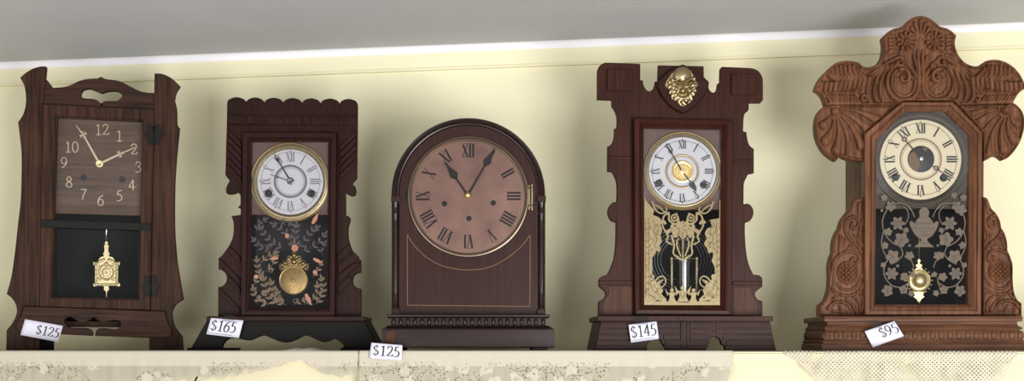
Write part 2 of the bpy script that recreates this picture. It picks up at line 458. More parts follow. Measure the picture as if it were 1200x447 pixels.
# ---- carved relief: height field over an outline, heights in pixels
def inpoly(X, Y, poly):
    ins = np.zeros(X.shape, bool); n = len(poly)
    for i in range(n):
        x1, y1 = poly[i]; x2, y2 = poly[(i+1) % n]
        if y1 == y2: continue
        c = ((y1 > Y) != (y2 > Y)) & (X < (x2-x1)*(Y-y1)/(y2-y1)+x1)
        ins ^= c
    return ins
def segdist(X, Y, a, b):
    dx, dy = b[0]-a[0], b[1]-a[1]; l2 = dx*dx+dy*dy or 1e-9
    t = np.clip(((X-a[0])*dx+(Y-a[1])*dy)/l2, 0, 1)
    return np.hypot(X-(a[0]+t*dx), Y-(a[1]+t*dy)), t
class Carve:
    def __init__(s): s.ridge = []; s.fn = []
    def r(s, pts, r0, r1=None, amp=1.0, n=4, beads=0):   # raised ridge
        s.ridge.append((smoothline(pts, n) if len(pts) > 2 else [p[:2] for p in pts], r0, r0 if r1 is None else r1, amp, beads)); return s
    def g(s, pts, r0, r1=None, amp=1.0, beads=0, n=4): return s.r(pts, r0, r1, -amp, n, beads)
    def height(s, X, Y, poly, rim, rimh):
        H = np.zeros(X.shape)
        de = np.full(X.shape, 1e9)
        for i in range(len(poly)): de = np.minimum(de, segdist(X, Y, poly[i], poly[(i+1) % len(poly)])[0])
        for pts, r0, r1, amp, beads in s.ridge:
            best = np.full(X.shape, 1e9); along = np.zeros(X.shape); k = len(pts)-1; tot = 0
            cum = [0]
            for i in range(k): cum.append(cum[-1]+math.hypot(pts[i+1][0]-pts[i][0], pts[i+1][1]-pts[i][1]))
            L = cum[-1] or 1
            for i in range(k):
                d, t = segdist(X, Y, pts[i], pts[i+1]); m = d < best
                best = np.where(m, d, best); along = np.where(m, cum[i]+t*(cum[i+1]-cum[i]), along)
            r = r0+(r1-r0)*along/L
            q = np.clip(1-(best/np.maximum(r, .05))**2, 0, 1)
            prof = np.sqrt(q)*r
            if beads: prof = prof*(.55+.45*np.abs(np.cos(along*PI/beads)))
            if amp > 0: H = np.maximum(H, prof*amp)
            else:
                if beads: H = H - np.sqrt(q)*r*(-amp)*(1-.75*(np.cos(along*2*PI/beads)*.5+.5)*np.clip(1-(best/(r*.6+.01))**2, 0, 1))
                else: H = H - np.sqrt(q)*r*(-amp)
        if rim > 0:
            e = np.clip((rim-de)/(rim*.45), 0, 1)
            H = H*(1-e)+rimh*e
            edge = np.clip(1-de/1.5, 0, 1); H -= edge**2*.8*1.0
        return H
    def build(s, name, fr, parent, mat, outline, y0, thick, grid=1.0, rim=3.5, rimh=1.8, amp=1.0, extra=None, base=0.0, smooth=True):
        poly = smoothline(outline, 4, True)
        # resample the border
        b = []
        for i in range(len(poly)):
            a, c = poly[i], poly[(i+1) % len(poly)]; l = math.hypot(c[0]-a[0], c[1]-a[1]); k = max(1, int(l/(grid*1.1)))
            for q in range(k): b.append((a[0]+(c[0]-a[0])*q/k, a[1]+(c[1]-a[1])*q/k))
        poly = b
        xs = [p[0] for p in poly]; ys = [p[1] for p in poly]
        gx, gy = np.meshgrid(np.arange(min(xs), max(xs), grid), np.arange(min(ys), max(ys), grid))
        gx = gx + (np.arange(gx.shape[0]) % 2)[:, None]*grid*.5
        X, Y = gx.ravel(), gy.ravel()
        m = inpoly(X, Y, poly); X, Y = X[m], Y[m]
        de = np.full(X.shape, 1e9)
        for i in range(len(poly)): de = np.minimum(de, segdist(X, Y, poly[i], poly[(i+1) % len(poly)])[0])
        m = de > grid*.45; X, Y = X[m], Y[m]
        AX = np.concatenate([[p[0] for p in poly], X]); AY = np.concatenate([[p[1] for p in poly], Y])
        H = s.height(AX, AY, poly, rim, rimh)
        if extra is not None: H = extra(AX, AY, H)
        n = len(poly)
        co = [Vector((float(x), float(y))) for x, y in zip(AX, AY)]
        r = delaunay_2d_cdt(co, [(i, (i+1) % n) for i in range(n)], [], 1, 1e-5)
        vo, fo, orig = r[0], r[2], r[3]
        sp = fr.m(sum(xs)/len(xs), sum(ys)/len(ys), y0)
        vs = []
        for i, v in enumerate(vo):
            oi = orig[i][0] if orig[i] else 0
            l = fr.L(v.x, v.y, y0); vs.append((l[0], y0-(float(H[oi])*amp+base)*sp, l[1]))
        fs = [tuple(f) for f in fo]
        mp = {}
        for i, o in enumerate(orig):
            for q in o:
                if q < n: mp[q] = i
        k = len(vs)
        for q in range(n):
            l = fr.L(poly[q][0], poly[q][1], y0); vs.append((l[0], y0+thick, l[1]))
        for q in range(n):
            q2 = (q+1) % n
            if q in mp and q2 in mp and mp[q] != mp[q2]: fs.append((mp[q], mp[q2], k+q2, k+q))
        fs.append(tuple(range(k, k+n)))
        o = frommesh(name, vs, fs, mat, parent)
        if smooth: autosmooth(o, 55)
        return o
# ================================================================== THE ROOM
def wbox(name, x0, x1, y0, y1, z0, z1, mat, kind='structure', parent=None, bev=0.0):
    """z0/z1 may be (left, right) pairs so an edge can run out of level"""
    f = lambda z: z if isinstance(z, tuple) else (z, z)
    a, b = f(z0), f(z1)
    vs = [(x0, y0, a[0]), (x1, y0, a[1]), (x1, y1, a[1]), (x0, y1, a[0]), (x0, y0, b[0]), (x1, y0, b[1]), (x1, y1, b[1]), (x0, y1, b[0])]
    fs = [(0, 3, 2, 1), (4, 5, 6, 7), (0, 1, 5, 4), (1, 2, 6, 5), (2, 3, 7, 6), (3, 0, 4, 7)]
    o = frommesh(name, vs, fs, mat, parent)
    if bev:
        bm = bmesh.new(); bm.from_mesh(o.data); bmesh.ops.bevel(bm, geom=bm.edges[:], offset=bev, segments=3, affect='EDGES'); bm.to_mesh(o.data); bm.free(); autosmooth(o, 40)
    if kind: o['kind'] = kind
    return o
m_wall = plain('yellow_wall_paint', (238, 232, 198), .6, var=.015, scale=6, bump=.15)
m_ceil = plain('grey_white_ceiling_paint', (192, 193, 198), .8, var=.02, scale=8, bump=.1)
m_trim = plain('white_trim_paint', (242, 240, 246), .5, var=.01)
m_floor = wood('floor_boards', (150, 130, 108), (186, 164, 138), .5, horiz=True, scale=.2)
m_shelf = plain('cream_shelf_paint', (208, 202, 172), .5, var=.015, scale=10)
XL, XR = -2.4, 2.4
pL, pR = on_y(0, 82, WALL_Y), on_y(1200, 36, WALL_Y)      # where the white moulding meets the wall
slope = (pR.z-pL.z)/(pR.x-pL.x)
def zl(x): return pL.z + slope*(x-pL.x)
mpp = 2.44/F
zz = lambda dz: (zl(XL)+dz, zl(XR)+dz)
wbox('floor', XL, XR, -1.6, WALL_Y+.1, -.1, 0, m_floor)
wbox('wall_back', XL, XR, WALL_Y, WALL_Y+.1, 0, zz(.06), m_wall)
cz = 7.5*mpp
wbox('ceiling', XL, XR, -1.6, WALL_Y, zz(cz), zz(cz+.05), m_ceil)
# white cove moulding under the ceiling
def cove():
    vs, fs = [], []; n = 6
    prof = [(0, 0), (-.004, 0)]+[(-.004-.010*(1-math.cos(t*PI/2/n)), cz*math.sin(t*PI/2/n)) for t in range(1, n+1)]+[(0, cz)]
    for x in (XL, XR):
        for y, z in prof: vs.append((x, WALL_Y+y, zl(x)+z))
    k = len(prof)
    for q in range(k): fs.append((q, (q+1) % k, k+(q+1) % k, k+q))
    fs += [tuple(range(k)), tuple(range(k, 2*k))]
    o = frommesh('trim_1', vs, fs, m_trim); o['kind'] = 'structure'
cove()
# yellow picture-rail board below it
o = wbox('trim_2', XL, XR, WALL_Y-.004, WALL_Y, zz(-17.5*mpp), zz(0), m_wall)
o = wbox('trim_3', XL, XR, WALL_Y-.009, WALL_Y, zz(-20.5*mpp), zz(-18*mpp), m_wall)

# ================================================================== THE SHELF
SF = 2.06                  # front edge of the shelf
ST_Z = ZS-.0016
sh = bpy.data.objects.new('wall_shelf', None); C.objects.link(sh); sh.location = (0, WALL_Y, ST_Z)
sh['label'] = 'long cream painted shelf against the yellow wall, carrying the five clocks'; sh['category'] = 'shelf'
def local(o, root): 
    for v in o.data.vertices: v.co = v.co - root.location
o = wbox('shelf_board', XL+.3, XR-.3, SF, WALL_Y, ST_Z-.019, ST_Z, m_shelf, None, sh, .003); local(o, sh)
o = wbox('apron_board', XL+.3, XR-.3, SF+.018, SF+.036, ST_Z-.20, ST_Z-.019, m_shelf, None, sh); local(o, sh)
o = wbox('cleat', XL+.4, XR-.4, WALL_Y-.03, WALL_Y, ST_Z-.07, ST_Z-.019, m_shelf, None, sh); local(o, sh)

# ================================================================== THE CLOTHS
def cloth(name, label, cat, mat, px0, px1, hem, yback, nx, bump=None, lift=0.0, sidecut=None, group=None):
    """runner lying on the shelf and hanging over its front edge; hem(px) = pixel row of the lower edge"""
    x0, x1 = on_y(px0, HZ, SF).x, on_y(px1, HZ, SF).x
    R = .004; top = ST_Z+.0011+lift; fy = SF-.0016-lift
    vs, fs, uv = [], [], []
    rows = None
    for i in range(nx+1):
        t = i/nx; x = x0+(x1-x0)*t; px = px0+(px1-px0)*t
        zh = ZC+(HZ-hem(px))/F*(fy/(CT))            # hem height
        yb = yback(px) if callable(yback) else yback
        col = []
        nb = 16
        for k in range(nb+1):
            y = yb+(fy+R-yb)*k/nb; z = top
            if bump: z += bump(px, y)
            col.append((x, y, z, (y-(fy+R))*-1))
        for k in range(1, 5):
            a = k/4*PI/2; col.append((x, fy+R-R*math.sin(a), top-R+R*math.cos(a), R*a))
        hang = max(top-R-zh, .0005)
        for k in range(1, 25):
            d = hang*k/24
            wv = .0016*math.sin(px*.11+2)*min(1, d/.03)+.0009*math.sin(px*.31)*min(1, d/.03)
            col.append((x, fy-abs(wv)-.0004*k/24, top-R-d, R*PI/2+d))
        for c in col:
            vs.append(c[:3]); uv.append((x, c[3]))
        rows = len(col)
    for i in range(nx):
        for k in range(rows-1): fs.append((i*rows+k, i*rows+k+1, (i+1)*rows+k+1, (i+1)*rows+k))
    me = bpy.data.meshes.new(name); me.from_pydata(vs, [], fs)
    ul = me.uv_layers.new(name='UVMap')
    for lp in me.loops: ul.data[lp.index].uv = uv[lp.vertex_index]
    o = link(name, me, mat, None, True)
    md = o.modifiers.new('thick', 'SOLIDIFY'); md.thickness = .0004; md.offset = 1
    o['label'] = label; o['category'] = cat
    if group: o['group'] = group
    return o
def interp(tab):
    xs = [a for a, b in tab]; ys = [b for a, b in tab]
    return lambda x: float(np.interp(x, xs, ys))
scal = lambda px, p, a: a*abs(math.sin(px*PI/p))
hemA_t = interp([(-90, 452), (120, 452), (180, 450), (200, 447), (235, 442), (265, 443), (300, 436), (328, 429), (342, 424), (352, 420), (362, 425), (372, 433), (385, 438), (402, 441), (416, 437), (430, 425)])
cloth('lace_runner', 'cream lace runner under the two left clocks, hem rising to the shelf edge', 'lace cloth', 'lace',
      -90, 419.5, lambda p: hemA_t(p)+scal(p, 17, 2.2), 2.34, 260,
      bump=lambda px, y: .005*math.exp(-((px-352)/20)**2)*math.exp(-((y-2.10)/.03)**2)*(1+.3*math.sin(px*.3)))
hemC_t = interp([(420, 470), (800, 472), (850, 452), (856, 436), (859, 418)])
cloth('lace_runner', 'cream floral lace runner under the arched clock and the lion head clock', 'lace cloth', 'lace',
      421, 859, lambda p: hemC_t(p)+scal(p, 15, 2), 2.34, 220, lift=.0004, bump=lambda px, y: 0.0)
hemD_t = interp([(918, 415), (932, 422), (945, 432), (955, 442), (966, 453), (985, 470), (1090, 520), (1150, 470), (1165, 452), (1178, 440), (1188, 420), (1192, 414)])
cloth('crochet_doily', 'cream crochet cloth with a dotted mesh hanging in a point below the carved oak clock', 'doily', 'crochet',
      919, 1192, lambda p: hemD_t(p)+scal(p, 6, .8), 2.34, 200)

# small black cup hook at the left under the lace
hk = on_y(234, 449, SF+.010)
hook_pts = [(hk.x+.001, SF+.017, hk.z+.016), (hk.x, SF+.004, hk.z+.014), (hk.x-.001, SF-.006, hk.z+.006), (hk.x-.006, SF-.007, hk.z-.004), (hk.x-.012, SF-.004, hk.z-.006), (hk.x-.014, SF+.002, hk.z+.000)]
GRP = 'antique clocks in a row on the shelf'
def tag(px_corners, fr, y, txt, tx0, tx1, ty0, ty1, label, small=None, tapes=()):
    """paper price ticket: corners TL,TR,BR,BL in pixels; text box in 0..1 of the ticket"""
    TL, TR, BR, BL = px_corners
    def B(u, v): return tuple((TL[j]*(1-u)+TR[j]*u)*(1-v)+(BL[j]*(1-u)+BR[j]*u)*v for j in (0, 1))
    o = bpy.data.objects.new('price_tag', None); C.objects.link(o); o.empty_display_size = .01
    c = B(.5, .5); l = fr.L(c[0], c[1], y)
    wloc = fr.O + fr.X*l[0] + fr.Y*y + Vector((0, 0, l[1]))
    o.location = wloc; o.rotation_euler = (0, 0, fr.a)
    o['label'] = label; o['category'] = 'price tag'; o['group'] = 'white paper price tickets'
    nx, nv = 10, 4; V, Fc = [], []
    def bend(u): return -.0012*(2*u-1)**2
    for side in (0, 1):
        for i in range(nx+1):
            for j in range(nv+1):
                p = B(i/nx, j/nv); q = fr.L(p[0], p[1], y); V.append((q[0]-l[0], bend(i/nx)+side*.0003, q[1]-l[1]))
    K = (nx+1)*(nv+1)
    for i in range(nx):
        for j in range(nv):
            a = i*(nv+1)+j; f = (a, a+nv+1, a+nv+2, a+1); Fc.append(f); Fc.append(tuple(K+q for q in reversed(f)))
    for i in range(nx):
        for j in (0, nv): a = i*(nv+1)+j; b = a+nv+1; Fc.append((a, b, K+b, K+a))
    for j in range(nv):
        for i in (0, nx): a = i*(nv+1)+j; b = a+1; Fc.append((a, b, K+b, K+a))
    frommesh('ticket', V, Fc, 'paper', o, True)
    ink = Ink(fr, y)
    hgt = ty1-ty0; nch = len(txt); n_adv = .72
    tw = (tx1-tx0)/(n_adv*nch-.08)
    T = lambda gx, gy: B(tx0+gx*tw, ty1-gy*hgt)
    glyphs(ink, txt, T, n_adv)
    def place(inkobj, name, mat):
        V, Fc = [], []
        for p in inkobj.p:
            k = len(V)
            for q in p:
                w_ = fr.L(q[0], q[1], y)
                # parameter along the ticket, for the bend
                u = min(1, max(0, ((q[0]-BL[0])*(TR[0]-TL[0])+(q[1]-BL[1])*(TR[1]-TL[1]))/((TR[0]-TL[0])**2+(TR[1]-TL[1])**2)))
                V.append((w_[0]-l[0], bend(u)-.00035, w_[1]-l[1]))
            Fc.append(tuple(range(k, k+len(p))))
        frommesh(name, V, Fc, mat, o, fix=False)
    place(ink, 'price', 'ink')
    if small:
        k2 = Ink(fr, y); rnd = random.Random(3)
        x = small[0]
        while x < small[1]:
            d = rnd.uniform(.015, .04); p = B(x, .9); q = B(x+d, .9)
            k2.poly([(p[0], p[1]-.5), (q[0], q[1]-.5), (q[0], q[1]+.3), (p[0], p[1]+.3)]); x += d+rnd.uniform(.012, .03)
        place(k2, 'fine_print', 'inkgrey')
    for tp in tapes:
        V = [];
        for q in tp: w_ = fr.L(q[0], q[1], y); V.append((w_[0]-l[0], -.0004, w_[1]-l[1]))
        for q in tp: w_ = fr.L(q[0], q[1], y); V.append((w_[0]-l[0], +.0001, w_[1]-l[1]))
        frommesh('tape', V, [(0, 1, 2, 3), (7, 6, 5, 4), (0, 4, 5, 1), (1, 5, 6, 2), (2, 6, 7, 3), (3, 7, 4, 0)], 'tape', o)
    return o
def mirror(pts, cx): return [(2*cx-p[0],)+tuple(p[1:]) for p in reversed(pts)]

# ================================================================== CLOCK 1: oak mission clock
f1 = Frame(113, 2.20, math.radians(15))
c1 = root('mantel_clock', f1, 'rough dark oak clock with flared side boards and pierced top rail, leftmost on shelf', 'clock', GRP)
left = [(54, 78, 1), (48, 77.7), (38, 80.5), (29, 86), (23.5, 91, 1), (28, 100), (30, 110), (30, 122), (27, 134), (21, 143, 1), (23, 160), (25, 180), (25, 205), (24, 235), (21, 262), (17, 298), (13, 325), (7.6, 345, 1), (14, 350), (18.5, 358), (19.5, 367), (15, 378), (7.6, 387.5, 1), (7, 412, 1), (46, 412, 1), (48, 355, 1), (50, 122, 1)]
right = [(181, 86, 1), (190, 86.5), (200, 91), (206, 96), (211, 101, 1), (206.5, 108), (204.5, 117, 1), (207, 128), (207.5, 145), (210.5, 150, 1), (208.5, 168), (206.5, 190), (205, 215), (204.5, 245), (205, 275), (207.5, 305), (211, 328), (215, 351, 1), (205.5, 358), (201.6, 368), (204.5, 382), (213.7, 395, 1), (214.6, 412, 1), (174.8, 412, 1), (176, 362, 1)]
plate('side_board', f1, c1, 'w1', left, -.006, .010, bev=.0015)
plate('side_board', f1, c1, 'w1', right, -.006, .010, bev=.0015)
plate('top_rail', f1, c1, 'w1h', [(50, 92, 1), (54, 93), (59, 99), (61.4, 103, 1), (75, 101.8), (83, 99.5), (90, 96), (98, 93.3), (108, 92), (114, 91.8), (118, 89.8, 1), (124, 92.5), (134, 93.8), (142, 95.8), (152, 101), (162, 106), (171, 108.3), (183, 109, 1), (183, 135, 1), (50, 128, 1)],
      .000, .014, holes=[[(94.6, 110.3), (97, 105.5), (101, 104), (106, 104), (112, 106.2), (119, 109, 1), (124, 107.2), (130, 106.3), (138, 107), (142.5, 111), (141, 115.3), (136, 118.3), (128, 118.3), (121, 119.3), (119, 125, 1), (117, 120.3), (113.5, 117.5), (109, 116), (101, 115.3), (96.6, 114.3)]], bev=.0012)
plate('case', f1, c1, 'w1', rc(50, 121, 181, 383), .012, .10, holes=[rc(57, 131, 174, 377)], sm=False)
plate('back_panel', f1, c1, 'cav', rc(54, 126, 177, 380), .094, .0995, sm=False, ref=.012)
plate('foot_block', f1, c1, 'cav', rc(44, 383, 60, 412), .03, .06, sm=False)
# front board with its cut-out slot
plate('bottom_rail', f1, c1, 'w1h', [(27, 359.5, 1), (25.5, 368), (20.5, 378), (19, 385), (24, 390.5, 1), (72, 392.3, 1), (108.3, 394, 1), (108.3, 389.5), (106, 386.8), (101, 384.7), (92, 384.4), (83, 384.2), (78.5, 382), (75.5, 377.5), (77, 373.5), (82, 372), (88, 374.8), (93, 377.5), (99, 377.8), (104, 376), (109.7, 372.3, 1), (114, 375.6), (120, 378.2), (127, 377), (133, 375.6), (139.5, 376.8), (141.6, 380.5), (140, 384), (136, 386.4), (127.5, 385.6), (119, 384.8), (113.8, 386.5), (111.8, 390), (111.3, 394, 1), (150, 395.5, 1), (188, 397), (196, 396), (200.5, 392.5), (200.5, 386.5), (195.5, 376), (193.5, 365.3, 1)], -.018, -.0062, bev=.0015)
dr = frameband('door', f1, c1, 'w1', [(50, 122.5), (180.5, 128.5), (175.5, 363.5), (46.5, 359.5)], [(66, 136.5), (166.5, 141.5), (162.3, 351), (60.3, 348.8)],
          [(0, .010), (0, -.010), (.02, -.0115), (.88, -.0115), (.94, -.008), (1, -.008), (1, .010)], -.0115)
# strap across the stiles
plate('middle_rail', f1, dr, 'iron', [(48.5, 257.5, 1), (176, 262, 1), (175.5, 270.5, 1), (48, 266.5, 1)], -.0155, -.012)
plate('glass', f1, c1, 'glass', [(65, 135.5, 1), (167, 140.5, 1), (163, 352, 1), (59.5, 349.8, 1)], -.003, -.001, bev=.0002)
d1 = plate('dial', f1, c1, 'w1dial', [(56, 130, 1), (172, 134, 1), (171, 253, 1), (57, 250, 1)], .012, .017)
k = Ink(f1, .0116)
nums = {'12': (119, 152), '1': (139.7, 159.5), '2': (157, 175), '3': (162, 196), '4': (154.5, 217), '5': (140, 229.5), '6': (118, 235), '7': (98, 228), '8': (81, 213.5), '9': (75, 191), '10': (83.5, 172.5), '11': (98, 158)}
for t, (x, y) in nums.items():
    h = 12.3; wd = .62*h*len(t)*1.03
    T = lambda gx, gy, x=x, y=y, wd=wd, h=h: (x-wd/2+gx*h*.98, y+h/2-gy*h)
    if t != '11': glyphs(k, t, T, .72, .085, .065)
k.build('numerals', 'chalk', d1)
def hand(fr, parent, name, mat, pts_list, y, th=.0008, bev=.0002): return multiplate(name, fr, parent, mat, pts_list, y-th, y, bev)
def ribbon(pts, w0, w1=None):
    w1 = w0 if w1 is None else w1; L, R = [], []; k = len(pts)
    for i, p in enumerate(pts):
        a, b = pts[max(i-1, 0)], pts[min(i+1, k-1)]; dx, dy = b[0]-a[0], b[1]-a[1]; l = math.hypot(dx, dy) or 1; w = (w0+(w1-w0)*i/(k-1))/2
        L.append((p[0]-dy/l*w, p[1]+dx/l*w)); R.append((p[0]+dy/l*w, p[1]-dx/l*w))
    return L+R[::-1]
def disc(x, y, r, n=18): return [(x+r*math.cos(2*PI*i/n), y+r*math.sin(2*PI*i/n)) for i in range(n)]
def alongp(a, b, t, s=0):
    dx, dy = b[0]-a[0], b[1]-a[1]; l = math.hypot(dx, dy); return (a[0]+dx*t-dy/l*s, a[1]+dy*t+dx/l*s)
def maltese(a, b, t, s):
    out = []
    for q in range(4):
        c = alongp(a, b, t); dx, dy = (b[0]-a[0]), (b[1]-a[1]); an = math.atan2(dy, dx)+q*PI/2+PI/4*0
        out.append([(c[0], c[1]), (c[0]+s*math.cos(an-.45), c[1]+s*math.sin(an-.45)), (c[0]+s*.75*math.cos(an), c[1]+s*.75*math.sin(an)), (c[0]+s*math.cos(an+.45), c[1]+s*math.sin(an+.45))])
    return out
a0 = (116.5, 192)
hand(f1, d1, 'minute_hand', 'chalk', [ribbon([a0, (97.5, 158)], 2.6, 1.8), ribbon([(97.5, 158), (89, 147)], 1.8, .8)]+maltese(a0, (97.5, 158), 1.0, 5), .009)
hand(f1, d1, 'hour_hand', 'chalk', [ribbon([a0, (140, 181)], 2.8, 1.8), ribbon([(140, 181), (158, 173)], 1.8, .8)]+maltese(a0, (140, 181), 1.0, 4.6), .0102)
lathe('hand_collar', f1, d1, 'brass_pale', 116.5, 192, [(4.3, .0115), (4.3, .0072), (3.2, .0068), (2.2, .0075), (0, .0075)], 24, .009)
for (x, y) in ((98, 208.5), (143.2, 210.5)):
    lathe('winding_hole', f1, d1, 'ink', x, y, [(3.9, .0118), (3.9, .0108), (2.6, .0106), (2.0, .0117), (0, .0117)], 24, .0115)
# pendulum
pn = tube('pendulum', [(*f1.L(124.8, 245, .045)[:1], .045, f1.L(124.8, 245, .045)[1]), (f1.L(124.6, 290, .045)[0], .045, f1.L(124.6, 290, .045)[1])], .0011, 'silver', c1)
cb = Carve()
cb.r([(124.8, 310), (124.8, 310.1)], 2.4)
for q in range(20):
    a = 2*PI*q/20; cb.r([(124.8+8.6*math.cos(a), 319.5+8.6*math.sin(a)), (124.8+8.7*math.cos(a), 319.6+8.7*math.sin(a))], 1.3)
for q in range(12):
    a = 2*PI*q/12; cb.r([(124.8+2*math.cos(a), 319.5+2*math.sin(a)), (124.8+5*math.cos(a), 319.5+5*math.sin(a))], .9)
for x in (112.3, 137.4):
    cb.r([(x, 309), (x, 333)], 1.7, beads=3)
for y in (334,): cb.r([(114, y), (136, y)], 1.3, beads=2.5)
for s_ in (-1, 1):
    cb.r([(124.8+s_*3, 305), (124.8+s_*8, 307), (124.8+s_*9.5, 311)], 1.4, beads=2)
    for y in (312, 327): cb.r([(124.8+s_*10, y), (124.8+s_*7.5, y+1.5)], 1.2)
cb.build('pendulum_bob', f1, c1, 'brass_pale', [(124.7, 283, 1), (126.5, 284.5), (126, 287), (127.5, 288.5), (126.8, 292), (127.3, 296), (128.5, 297.5), (127.6, 300.5), (131, 301.5), (133.6, 304), (134.8, 307.5, 1), (140.5, 307.2, 1), (140, 311), (138.6, 313), (138.6, 330), (140.6, 333), (140.3, 336, 1), (132, 335.5), (127.5, 336.2), (127.8, 340), (125.6, 342), (125.3, 349, 1), (124.3, 349, 1), (124, 342), (121.8, 340), (122, 336.4), (117, 335.5), (109.8, 336, 1), (109.4, 333), (111.2, 330), (111.2, 313), (109.6, 311), (109.5, 307.2, 1), (114.6, 307.5, 1), (116, 304), (118.5, 301.5), (121.8, 300.5), (121, 297.5), (122.2, 296), (122.6, 292), (122, 288.5), (123.4, 287), (123, 284.5)], .040, .002, grid=.55, rim=0, rimh=0, amp=1.0, base=.6)
# butterfly hinges
for y0, y1 in ((146, 170), (323, 349)):
    ym = (y0+y1)/2; x = 181-(ym-128)*.022
    h = multiplate('hinge', f1, c1, 'iron', [smoothline([(x-1, y0+3, 1), (x-5, y0), (x-8, y0+3), (x-7, y0+7), (x-11, ym-2), (x-11, ym+2), (x-7, y1-7), (x-8, y1-3), (x-5, y1), (x-1, y1-3, 1)], 3),
        smoothline([(x+1, y0+3, 1), (x+4, y0), (x+7, y0+2), (x+7, y0+7), (x+9.5, ym-2), (x+9.5, ym+2), (x+7, y1-7), (x+7, y1-2), (x+4, y1), (x+1, y1-3, 1)], 3)], -.0132, -.0116)
    a_, b_ = f1.L(x, y0+3, -.0135), f1.L(x, y1-3, -.0135)
    tube('hinge_pin', [(a_[0], -.0135, a_[1]), (b_[0], -.0135, b_[1])], .0018, 'iron', h)
tag([(29.5, 374.5), (74, 382.3), (68, 401.3), (24, 393)], f1, -.0195, '$125', .36, .97, .2, .76, 'white ticket reading $125 on the front board of the leftmost oak clock')

# ================================================================== CLOCK 2: scalloped walnut kitchen clock
f2 = Frame(337, 2.17, math.radians(5.5))
c2 = root('mantel_clock', f2, 'dark walnut clock with scalloped crest and bird painted glass, second from the left', 'clock', GRP)
top = [(266, 123, 1)]
cus = [266, 288.2, 309.6, 331.6, 353.8, 375.4, 397.8, 419]
for i in range(7):
    a, b = cus[i], cus[i+1]; yb = 120.3+i*.35 if i else 120.3
    m_ = (a+b)/2; r = (b-a)/2
    y0 = 121.0+i*.33
    top += [(a+.4, y0, 1)] if i else []
    top += [(m_-r*.93, y0-2.9), (m_-r*.62, y0-5.6), (m_, y0-7.2), (m_+r*.62, y0-5.6), (m_+r*.93, y0-2.9)]
back = top+[(419, 125, 1), (418.6, 160, 1), (418, 209, 1), (412.6, 215.3, 1), (416, 219), (417.2, 224), (415.8, 228.6), (412, 230), (407.5, 228), (404.9, 226, 1), (404.9, 253, 1), (408, 253.3), (410.3, 256.5), (409.6, 261), (408, 267), (408, 278), (411, 290), (416.5, 299), (423, 306, 1), (423, 319.5, 1), (418.5, 320.5), (414.6, 324), (413.2, 329), (414.6, 334.5), (418.5, 337.8), (423, 338.6, 1), (423, 373, 1),
    (255.5, 371, 1), (255.5, 336.8, 1), (260, 335.8), (264.2, 332), (265.7, 326), (263.4, 320), (259, 316.8), (255.9, 316, 1), (256, 303, 1), (260, 299.5), (265, 293), (270, 285), (272.8, 277), (273.8, 266), (273, 259), (270.8, 253.4, 1), (281.8, 252, 1), (281.8, 245), (279.3, 243.6), (279.3, 241.8), (281.6, 240.5), (281.6, 229, 1), (278.4, 225.6), (275, 227), (270, 227.9), (265.6, 227), (264.7, 223), (266, 217.5), (269, 212, 1), (264, 205.5, 1), (264.8, 170, 1), (265.6, 145, 1)]
plate('back_board', f2, c2, 'w2', back, 0, .012, bev=.0012, holes=[rect(289, 160, 389, 366)])
a, b = f2.L(285, 160, .012), f2.L(402, 372, .012)
plate('case', f2, c2, 'w2', rc(283, 154, 397, 372), .0121, .10, holes=[rc(289, 160, 391, 366)], sm=False)
# the board is cut open behind the door: a dark box, its back panel coloured with the haze grey
plate('cornice', f2, c2, 'w2h', [(266, 134, 1), (419, 135.5, 1), (419, 147, 1), (265.6, 146, 1)], -.004, -.0001, bev=.0006)
for i in range(7):
    x0 = 267.2+i*21.7; bl = plate('block', f2, c2, 'w2', rc(x0+.4, 135.8+i*.2, x0+19.6, 144.8+i*.2), -.0075, -.0042, bev=.0008, sm=False)
    lathe('stud', f2, bl, 'w2f', x0+10, 140.3+i*.2, [(1.1, -.0074), (1.0, -.0086), (0, -.009)], 12, -.0075)
reeds = []
def reed(x0, x1, y, dy, h): return [(x0, y), (x1, y+dy), (x1, y+dy+h), (x0, y+h)]
for y in (150, 158.5, 167, 175.5, 184, 192.5): reeds.append(reed(266, 283, y, 17, 6.6))
for y in (171, 179.5, 188, 196.5, 205): reeds.append(reed(398, 417, y, -19, 6.6))
for y in (303, 313.5): reeds.append([(257.5 if y < 310 else 267, y+(0 if y < 310 else 9)), (281, y+24), (281, y+31.5), (257.5 if y < 310 else 267, y+7.5+(0 if y < 310 else 9))])
reeds.append([(270, 290), (281, 301), (281, 308), (266, 294)]); reeds.append([(257.5, 338), (281, 362), (281, 368), (257.5, 345.5)])
reeds.append([(396, 299), (408.5, 286), (412, 293), (396, 308)]); reeds.append([(396, 311), (415, 295.5), (421, 302), (396, 321)])
reeds.append([(396, 324), (412, 310), (421, 307), (421, 311), (413, 317), (396, 333)]); reeds.append([(396, 336), (410.5, 323), (411, 331), (396, 346)])
for r_ in reeds: multiplate('reed', f2, c2, 'w2', [r_], -.0045, -.0001, bev=.0010)
dr = frameband('door', f2, c2, 'w2', [(284, 155), (394.5, 155.5), (392.5, 371.2), (282, 370.2)], [(294.5, 166), (384, 166), (382.8, 361), (292.3, 361)],
   [(0, -.0001), (0, -.014), (.06, -.016), (.55, -.016), (.62, -.013), (.7, -.013), (.78, -.0155), (.88, -.0145), (1, -.010), (1, -.0001)], -.016)
plate('back_panel', f2, c2, 'cav2', rc(285, 156, 395, 370), .094, .0995, sm=False, ref=.0121)
d2 = plate('dial_plate', f2, c2, 'pan', [(286, 158, 1), (391, 158, 1), (390, 252, 1), (285, 252, 1)], -.0045, -.0002)
bz = lathe('bezel', f2, d2, 'brass_dull', 340, 213.8, [(44.9, -.0046), (44.9, -.0080), (43.4, -.0088), (42.6, -.0070), (41, -.0074), (38.6, -.0052), (38.2, -.0046)], 96, -.0075)
